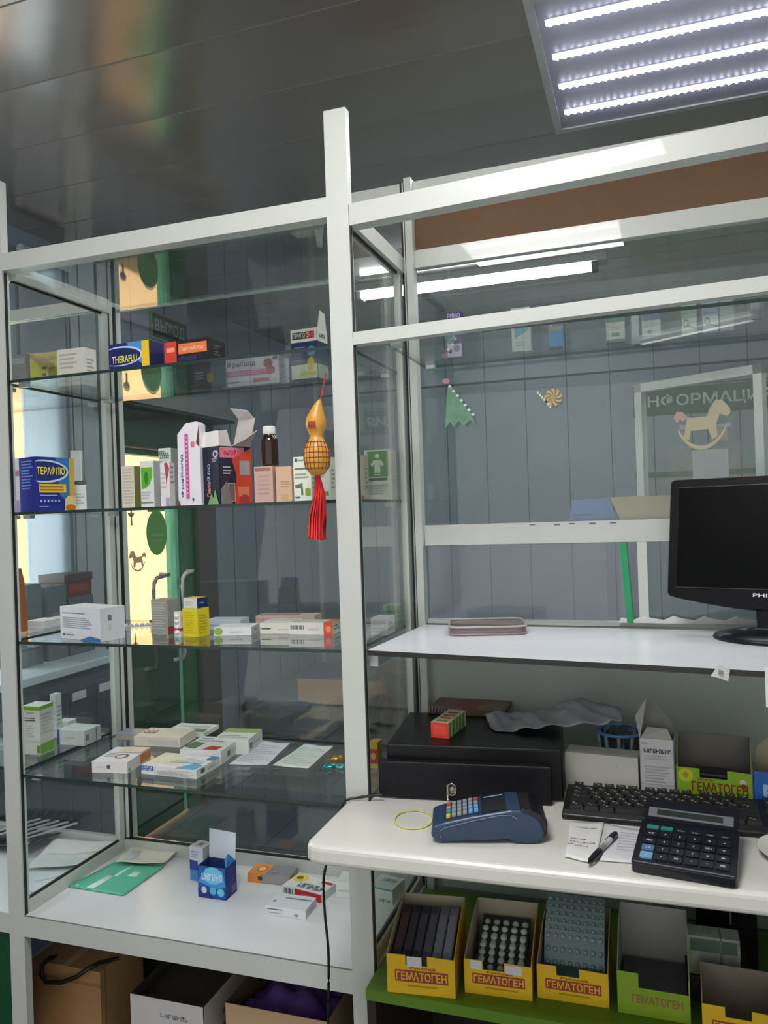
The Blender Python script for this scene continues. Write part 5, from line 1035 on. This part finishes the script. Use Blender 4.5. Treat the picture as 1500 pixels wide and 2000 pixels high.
mb = MB(); mb.prism(rr_(.002, 0, w-.002, dep*.30, .005), -.010, .002, CB, fn=dsp)
mb.prism([(.008, .006), (w-.008, .006), (w-.008, dep*.17), (.008, dep*.17)], .002, .0026, M((134, 136, 142), .3, metal=.4), fn=dsp); mb.build('display_hood', ct)
mb = MB(); mb.prism([(.020, .010), (w-.022, .010), (w-.022, dep*.145), (.020, dep*.145)], .0026, .0032, M((44, 52, 50), .2), fn=dsp); mb.build('display', ct)
mb = MB(); WT = M((196, 196, 206), .5)
lab = [['AC', '7', '8', '9', '%', '√'], ['MC', '4', '5', '6', 'MU', '÷'], ['CE', '1', '2', '3', '×', '-'], ['C', '0', '00', '.', '+', '=']]
cw_ = (w-.016)/6; rh = dep*.80*.62/4
for r_ in range(4):
    for c_ in range(6):
        u0 = .008+c_*cw_; v0 = .012+(3-r_)*rh
        colk = (108, 150, 190) if (c_ == 0 and r_ == 3) else (74, 104, 140) if (c_ == 0 and r_ == 2) else (22, 24, 34)
        mb.prism(rr_(u0+.0015, v0+.0015, u0+cw_-.0015, v0+rh-.002, .002, 2), .013, .0155, M(colk, .4))
        vs, fs, asp = textgeo(lab[r_][c_]); hh_ = .0042 if lab[r_][c_] not in '.-+' else .0022; ww = min(hh_*asp, cw_*.6)
        mb.mesh([(u0+cw_/2-ww/2+ww*a_, v0+rh/2-hh_/2+hh_*b_, .0157) for a_, b_ in vs], fs, WT)
for c_ in range(6):
    u0 = .008+c_*cw_; v0 = .012+4*rh+.004
    g = c_ < 2
    mb.prism(rr_(u0+.0015, v0+.001, u0+cw_-.0015, v0+rh*.55, .0015, 2), .013, .0148 if g else .0140, M((48, 130, 118) if g else (24, 26, 36), .4))
    if not g:
        vs, fs, asp = textgeo(['', '', 'M+', 'M-', 'MR', 'GT'][c_]); mb.mesh([(u0+cw_*.25+cw_*.5*a_, v0+.003+.003*b_, .0142) for a_, b_ in vs], fs, M((150, 150, 164), .5))
mb.build('keys', ct)
# ---------------------------------------------------------------- card terminal
A, B = P(842, 1648, z=zc), P(1066, 1655, z=zc); w, r0 = place(A, B)
tm = thing('card_terminal', 'dark blue hand-held card payment terminal on the counter', 'card terminal', (A[0], A[1], zc), r0+.06)
BL = M((40, 60, 88), .35, noise=.05); BLD = M((30, 44, 70), .4)
k_ = w/.165
zf = .80
prof_ = [(.006, .006), (.014, .001), (.04, .004), (.085, .005), (.112, .008), (.122, .002), (.133, 0), (.150, 0), (.162, .006), (.165, .022), (.160, .040), (.150, .050), (.132, .060), (.118, .061), (.06, .049), (.02, .038), (.002, .031), (.0, .014)]
mb = MB(); mb.prism([(a_*k_, b_*k_*zf) for a_, b_ in prof_], 0, .080*k_, BL, fn=lambda u, v, c: (u, c, v)); o = mb.build('terminal_body', tm, bevel=.004)
sl_ = atan2(.018+.016, .10)
def top(u, v, c=.0008):   # u along the slope from the keypad end, v across
    x = .018+u; z = .0375+(x-.018)*(.049-.0375)/.042 if x < .06 else .049+(x-.06)*(.061-.049)/.058
    return (x*k_, v*k_*1.08, (z+c)*k_*zf)
mb = MB(); mb.poly([top(.002, .008), top(.054, .008), top(.054, .066), top(.002, .066)], BLD)
colr = [(206, 190, 90), (96, 130, 120), (110, 130, 120), (190, 120, 100)]
for i in range(6):
    for j in range(4):
        cc = (206, 178, 80) if (i == 0 and j == 0) else (70, 150, 130) if (i == 0 and j == 1) else (190, 70, 70) if (i in (0, 5) and j == 3) else (110, 160, 220) if i >= 4 and j < 2 else (140, 150, 148)
        u0, v0 = .005+i*.0083, .012+j*.0135
        q0, q1, q2, q3 = top(u0, v0, .001), top(u0+.006, v0, .001), top(u0+.006, v0+.0095, .001), top(u0, v0+.0095, .001)
        r_ = [(x, y, z+.003*k_) for x, y, z in (q0, q1, q2, q3)]
        mb.mesh([q0, q1, q2, q3]+r_, [(4, 5, 6, 7), (0, 1, 5, 4), (1, 2, 6, 5), (2, 3, 7, 6), (3, 0, 4, 7)], M(cc, .4))
mb.build('keypad', tm)
mb = MB(); mb.poly([top(.057, .006, .0012), top(.094, .006, .0012), top(.094, .068, .0012), top(.057, .068, .0012)], M((18, 24, 34), .15)); mb.poly([top(.062, .058, .0020), top(.090, .058, .0020), top(.090, .062, .0020), top(.062, .062, .0020)], M((150, 170, 190), .3)); mb.build('screen', tm)
mb = MB(); mb.prism([(.120, .052), (.132, .067), (.146, .066), (.160, .056), (.169, .040), (.168, .02), (.158, .008), (.140, .03)], -.0, .0, BLD) if False else mb.prism([(a_*k_, b_*k_*zf) for a_, b_ in [(.122, .046), (.133, .0620), (.147, .061), (.161, .053), (.170, .038), (.169, .016), (.166, .010), (.150, .034)]], .003*k_, .077*k_, M((18, 18, 24), .25), fn=lambda u, v, c: (u, c, v)); mb.build('printer_cover', tm, bevel=.003)
mb = MB(); mb.tube([(a_*k_, -.0006, b_*k_*zf) for a_, b_ in [(.014, .012), (.014, .024), (.02, .029), (.06, .042), (.10, .052), (.118, .052), (.126, .046)]], .0007, M((110, 130, 150), .4), 5); mb.build('seam_line', tm)
# ---------------------------------------------------------------- small things
a = P(808, 1602, z=zc)
ax, bx2 = P(771, 1602, z=zc), P(845, 1602, z=zc); rx_ = sqrt((bx2[0]-ax[0])**2+(bx2[1]-ax[1])**2)/2
ay, by2 = P(808, 1585, z=zc), P(808, 1621, z=zc); ry_ = sqrt((by2[0]-ay[0])**2+(by2[1]-ay[1])**2)/2
mb = MB(); mb.tube([(rx_*cos(i*pi/18), ry_*sin(i*pi/18), .0014+.0004*sin(i)) for i in range(36)], .0013, M((206, 206, 120), .5), 6, closed=True)
tag(mb.build('rubber_band', None, (a[0], a[1], zc), .3), 'thin yellow rubber band lying on the counter beside the card terminal', 'rubber band')
def hw_(u0, v0, u1, n, c): return [(u0+(u1-u0)*i/n, v0+.01*((i*3) % 4)/3, u0+(u1-u0)*(i+.75)/n, v0+.012+.01*((i*5) % 3)/2, c) for i in range(n)]
sheet('white handwritten note under the pen on the counter', [(1103, 1676), (1162, 1690), (1180, 1608), (1112, 1607)], zc, (224, 224, 222), hw_(.2, .80, .85, 9, (110, 110, 120))+hw_(.1, .42, .9, 8, (120, 120, 134))+hw_(.05, .34, .7, 7, (120, 120, 134))+hw_(.1, .50, .6, 5, (130, 130, 144)), name='note_sheet', cat='note', wave=.0012)
sheet('white printed receipt between the handwritten note and the calculator', [(1172, 1683), (1240, 1688), (1262, 1625), (1186, 1612)], zc, (216, 216, 220), [(.4, .3+.08*i, .9, .34+.08*i, (196, 196, 206)) for i in range(7)], name='note_sheet', cat='note', wave=.0008)
a, b = P(1149, 1684, z=zc+.008), P(1203, 1626, z=zc+.008); a = Vector(a); b = Vector(b); L_ = (b-a)
pn = thing('ballpoint_pen', 'clear ballpoint pen with black grip lying on the handwritten note', 'pen', (a.x, a.y, zc+.0068), atan2(L_.y, L_.x))
l_ = L_.length
MB().tube([(.0, 0, 0), (.010, 0, 0), (.030, 0, 0), (.045, 0, 0)], [.0012, .0042, .0050, .0046], M((16, 15, 22), .4), 12).build('grip', pn)
MB().tube([(.0455, 0, 0), (l_*.78, 0, 0)], .0040, M((176, 176, 184), .15, noise=.02), 12).build('barrel', pn)
MB().tube([(l_*.785, 0, 0), (l_*.96, 0, 0), (l_, 0, 0)], [.0044, .0044, .003], M((44, 46, 46), .3), 12).build('cap', pn)
MB().box((l_*.72, .0044, -.001), (l_*.97, .0058, .0014), M((120, 122, 126), .3)).build('clip', pn)
a = P(1478, 1668, z=zc); cxx = a[0]+.056
mb = MB(); mb.lathe([(.040, 0), (.044, .002), (.053, .010), (.056, .013), (.054, .0135), (.043, .005), (.004, .0035)], M((210, 212, 202), .3), 40)
tag(mb.build('saucer', None, (cxx, a[1]+.0, zc)), 'pale round dish at the edge of the counter beside the calculator', 'dish')
# black cable over the counter edge and down
pts = [P(740, 1541, y=-.005), P(727, 1541, y=-.010)]
pts = [(.030, -.006, zc+.012), (.012, -.010, zc+.010), (-.012, -.0145, zc+.006), (-.030, -.022, zc+.0035), (-.0375, -.03, zc-.002), (-.039, -.036, zc-.03)]+[P(px_, py_, y=-.06) for px_, py_ in ((637, 1690), (632, 1730), (635, 1790), (641, 1850), (642, 1910), (641, 1960), (641, 2030), (642, 2200))]
q = [Vector(p_) for p_ in pts]; sm_ = []
for i in range(len(q)-1):
    p0_, p1_, p2_, p3_ = q[max(i-1, 0)], q[i], q[i+1], q[min(i+2, len(q)-1)]
    for s_ in range(5):
        t_ = s_/5; sm_.append(.5*((2*p1_)+(p2_-p0_)*t_+(2*p0_-5*p1_+4*p2_-p3_)*t_*t_+(3*p1_-p0_-3*p2_+p3_)*t_**3))
sm_.append(q[-1]); sm_.append(Vector((q[-1].x, q[-1].y, .004)))
tag(MB().tube(sm_, .0024, M((16, 15, 22), .4), 8).build('power_cord'), 'black cord running over the counter corner and hanging to the floor', 'cord')

# ================================================================== UNDER THE COUNTER
zg = .5154
def gem(label, A, B, top):
    hf = zrow(A[0], A[1], top)-zg
    return display_carton(label, A, B, hf, hf+.028, .155, (222, 178, 16), [('r', .12, .32, .90, .62, (150, 60, 30)), ('t', .14, .36, .88, .58, (232, 180, 60), 'ГЕМАТОГЕН'), ('t', .34, .64, .72, .72, (150, 70, 36), 'Русский'), ('l', .3, .18, .8, .26, 1, (176, 130, 24))], (168, 158, 136), group='yellow display cartons under the counter', notch=(.28, .60, .74), sidecol=(206, 160, 20)), hf
Qs = [((757, 1937), (890, 1951)), ((908, 1938), (1040, 1956)), ((1050, 1948), (1190, 1970))]
tops = (1862, 1872, 1882)
labs = ('yellow display carton filled with dark wrapped bars, nearest the centre post', 'yellow display carton with round-pill blister packs, in the middle under the counter', 'yellow display carton with upright teal blister packs under the counter')
G = []
for (bl_, br_), tp, lb in zip(Qs, tops, labs):
    A, B = P(*bl_, z=zg), P(*br_, z=zg); G.append((A, B, gem(lb, A, B, tp)))
# little white price stickers are part of the fronts
def local(A, r, x, y, z): return (A[0]+x*cos(r)-y*sin(r), A[1]+x*sin(r)+y*cos(r), A[2]+z)
(A, B, ((root, w, d, r0), hf)) = G[0]
MB().box((.30*w, -.0012, hf*.72), (.52*w, -.0002, hf*.98), M((206, 206, 206), .5)).build('price_sticker', root)
barm = [(46, 26, 26), (34, 30, 32), (44, 42, 48), (62, 60, 68), (96, 96, 106), (110, 108, 120)]
for i in range(6):
    mb = MB(); bw = (w-.012)/6
    m_ = M(barm[i], .3, noise=.3, scale=80)
    mb.box((0, 0, 0), (bw*.92, .125, .012), m_); mb.box((bw*.1, .02, .012), (bw*.82, .105, .0126), M(tuple(min(255, c_+26) for c_ in barm[i]), .3)); mb.box((0, -.006, .004), (bw*.92, 0, .007), m_)
    p_ = local(A, r0, .006+i*bw, .010, hf*.66)
    o = mb.build('wrapped_bar', None, p_, rot=(radians(14), 0, r0), bevel=.0015)
    tag(o, ('dark brown wrapped bar at the left wall of the yellow bar carton', 'second wrapped bar from the left in the yellow bar carton', 'third wrapped bar from the left in the yellow bar carton', 'third wrapped bar from the right in the yellow bar carton', 'second wrapped bar from the right in the yellow bar carton', 'pale grey wrapped bar at the right wall of the yellow bar carton')[i], 'bar', 'wrapped bars in the yellow carton')
def blister(name, w, l, nx, ny, foil, pill, label, group, loc, rot):
    mb = MB(); mb.box((0, 0, 0), (w, l, .001), M(foil, .25, metal=.5, noise=.1))
    for i in range(nx):
        for j in range(ny):
            r_ = min(w/nx, l/ny)*.36
            mb.lathe([(r_, 0), (r_*.95, .002), (r_*.6, .0042), (r_*.1, .0048)], M(pill, .2), 12, ((i+.5)*w/nx, (j+.5)*l/ny, .001))
    return tag(mb.build(name, None, loc, rot=rot), label, 'blister', group)
(A, B, ((root, w, d, r0), hf)) = G[1]
MB().box((.10*w, -.0012, hf*.74), (.27*w, -.0002, hf*1.0), M((206, 206, 206), .5)).build('price_sticker', root)
MB().box((.62*w, -.0012, hf*.70), (.86*w, -.0002, hf*.96), M((206, 206, 206), .5)).build('price_sticker', root)
bl_l = ('front lying blister pack in the middle yellow carton', 'second lying blister pack from the front in the middle yellow carton', 'third lying blister pack from the front in the middle yellow carton', 'fourth lying blister pack in the middle yellow carton', 'raised rear blister pack with pale round pills in the middle yellow carton')
for i in range(5):
    last = i == 4
    p_ = local(A, r0, .012, .030+i*.012 if not last else .098, hf*.35+.006*i if not last else hf*.52)
    blister('blister_pack', w-.026, .055, 5, 3 if not last else 2, (60, 66, 64), (178, 182, 178) if last else (190, 196, 190), bl_l[i], 'blister packs in the middle yellow carton', p_, (radians(18 if not last else 32), 0, r0))
(A, B, ((root, w, d, r0), hf)) = G[2]
for i in range(6):
    p_ = local(A, r0, .006, .045+i*.012, hf*.45+.0065*i)
    blister('blister_pack', w-.014, .060, 8, 3, (80, 96, 96), (130, 156, 152), 'upright teal-grey blister pack, %s, in the right yellow carton' % ('nearest the front', 'second from the front', 'third from the front', 'third from the back', 'second from the back', 'highest at the back')[i], 'upright blister packs in the right yellow carton', p_, (radians(62), 0, r0))
o = MB().box((0, 0, 0), (w-.012, .034, hf*.62), M((64, 92, 100), .25, noise=.4, scale=40)).box((.004, -.0004, hf*.2), (w-.016, 0, hf*.24), M((120, 150, 156))).build('blister_bundle', None, local(A, r0, .006, .005, .002), r0)
tag(o, 'dark teal film-wrapped bundle lying at the front of the right yellow carton', 'bundle')
# further cartons to the right
A, B = (.412, -.004, zg), (.520, -.006, zg); hf = .066
r4 = display_carton('green display carton with a tall grey back, right of the yellow ones', A, B, hf, .118, .12, (128, 160, 30), [('t', .2, .3, .9, .5, (150, 90, 60), 'ГЕМАТОГЕН')], (140, 140, 138), notch=(.30, .98, .66))
o = MB().box((0, 0, 0), (.098, .09, .030), M((60, 62, 64), .3, noise=.3, scale=30)).box((.004, -.0003, .012), (.094, 0, .015), M((90, 92, 94))).build('dark_packet', None, (.418, .012, zg+.003), -.02)
tag(o, 'dark packet lying inside the green display carton', 'packet')
A, B = (.535, -.04, zg), (.648, -.044, zg)
display_carton('yellow display carton at the far right end under the counter', A, B, .056, .075, .08, (222, 178, 16), [('r', .12, .32, .90, .62, (150, 60, 30)), ('t', .14, .36, .88, .58, (232, 180, 60), 'ГЕМАТОГЕН')], (120, 112, 96), notch=(.28, .60, .74))
a = P(1345, 1900, y=.06); b = P(1447, 1893, y=.06)
mb = MB(); wS = b[0]-a[0]; mb.box((0, 0, 0), (wS, .035, .062), M((150, 156, 146), .15, metal=.35, noise=.35, scale=40)); mb.box((wS*.62, -.0005, 0), (wS*.66, .0355, .0625), M((90, 96, 92), .2)); mb.box((.004, -.0004, .038), (wS-.004, 0, .058), M((70, 84, 76), .3))
bkz = P(1345, 1900, y=.06)[2]
bk_o = tag(MB().box((0, 0, 0), (wS+.02, .12, bkz-.001-zg), M((18, 17, 18), .4)).box((.01, -.0004, .03), (wS, 0, .032), M((50, 50, 52))).build('storage_box', None, (a[0]-.004, .055, zg), .0), 'black box holding up the silver packet under the counter', 'box')
tag(mb.build('foil_packet', None, (a[0], .06, bkz), 0, bevel=.004), 'silver-grey shiny packet lying on a black box under the counter', 'packet')
a = P(1362, 1850, y=.16)
mb = MB(); mb.box((0, 0, 0), (.098, .10, .135-.005), M((12, 11, 12), .3, noise=.1)); mb.box((.055, -.0005, .07), (.058, 0, .125), M((110, 110, 108), .4))
tag(mb.build('storage_box', None, (a[0]-.0, .185, zg), -.1, bevel=.004), 'tall black box with a pale scratch behind the silver packet', 'box')
mb = MB(); mb.box((0, 0, 0), (.20, .18, .12), M((14, 12, 12), .5)); mb.box((.02, -.0004, .05), (.18, 0, .052), M((40, 36, 36)))
tag(mb.build('storage_box', None, (.695, .06, zg)), 'low dark box at the right end of the green shelf', 'box')

# ---------------------------------------------------------------- boxes below the display case
def carton_box(label, bl, br, y0, top, d, col, pr=None, open_=False, inner=(60, 54, 48), name='cardboard_box', y1=None, zb=.0004, extra=None):
    A = P(*bl, y=y0); B = P(*br, y=y0 if y1 is None else y1); zt_ = zrow(A[0], A[1], top)
    A = (A[0], A[1], zb); B = (B[0], B[1], zb); w, r0 = place(A, B)
    o = carton_mesh(w, d, zt_-zb, col, extra, pr, open_top=open_, inner=inner).build(name, None, A, r0)
    tag(o, label, 'box'); o['wdh'] = (w, d, zt_-zb); return o, A, r0
o, A, r0 = carton_box('brown cardboard box under the deck at the left post', (62, 1920), (196, 1930), .11, 1874, .15, (170, 128, 84), {'F': [('r', .0, .90, 1, .92, (150, 110, 70)), ('r', .25, .60, .95, .603, (120, 84, 60)), ('l', .4, .45, .8, .55, 3, (130, 92, 62)), ('r', .3, .3, .8, .31, (150, 106, 72))], 'R': [('r', .1, 0, .12, 1, (150, 110, 70))], 'T': [('r', .45, 0, .55, 1, (190, 160, 120))]}, extra={'R': (176, 140, 96)})
zt_ = o['wdh'][2]
pts = [P(150+80, 1872, y=.17), P(196, 1880, y=.12), P(170, 1893, y=.095), P(150, 1908, y=.09), P(120, 1919, y=.09), P(90, 1918, y=.09), P(80, 1903, y=.09), P(83, 1885, y=.092), P(95, 1872, y=.11), P(110, 1868, y=.14)]
pts = [(p_[0], p_[1], p_[2]) for p_ in pts]
tag(MB().tube(pts, .0048, M((26, 20, 18), .5), 8).build('power_cord'), 'black looped cable hanging over the brown cardboard box', 'cord')
o, A, r0 = carton_box('white cardboard box with an open dark top under the deck', (254, 1970), (398, 1990), .04, 1940, .23, (190, 188, 186), {'F': [('w', .42, .90, .80, .925, 7, (120, 122, 130)), ('l', .2, .5, .8, .7, 4, (160, 160, 164))], 'R': [('l', .3, .5, .7, .9, 5, (120, 112, 104))]}, open_=True, inner=(70, 62, 56))
w, d, h = o['wdh']; flap(o, [(.004, .01, h-.03), (w-.004, .01, h-.03), (w-.004, d-.004, h-.02), (.004, d-.004, h-.02)], (64, 58, 54), 'inner_flap')
o, A, r0 = carton_box('open cardboard box holding a purple bag under the deck', (440, 1990), (640, 2010), .05, 1958, .19, (186, 156, 122), {'F': [('r', 0, .5, 1, .503, (150, 120, 90))]}, open_=True, inner=(120, 98, 76))
w, d, h = o['wdh']
mb = MB(); mb.grid(lambda u, v: (.012+(w-.024)*u, .012+(d-.03)*v, h-.045+.05*sin(u*pi)*sin(v*pi)**.7+.010*sin(u*17+v*5)+.006*sin(v*23)), 22, 18, M((88, 62, 128), .25, noise=.35, scale=20))
tag(mb.build('plastic_bag', None, (A[0], A[1], 0), r0, solid=.001), 'purple crumpled plastic bag inside the open cardboard box', 'bag')
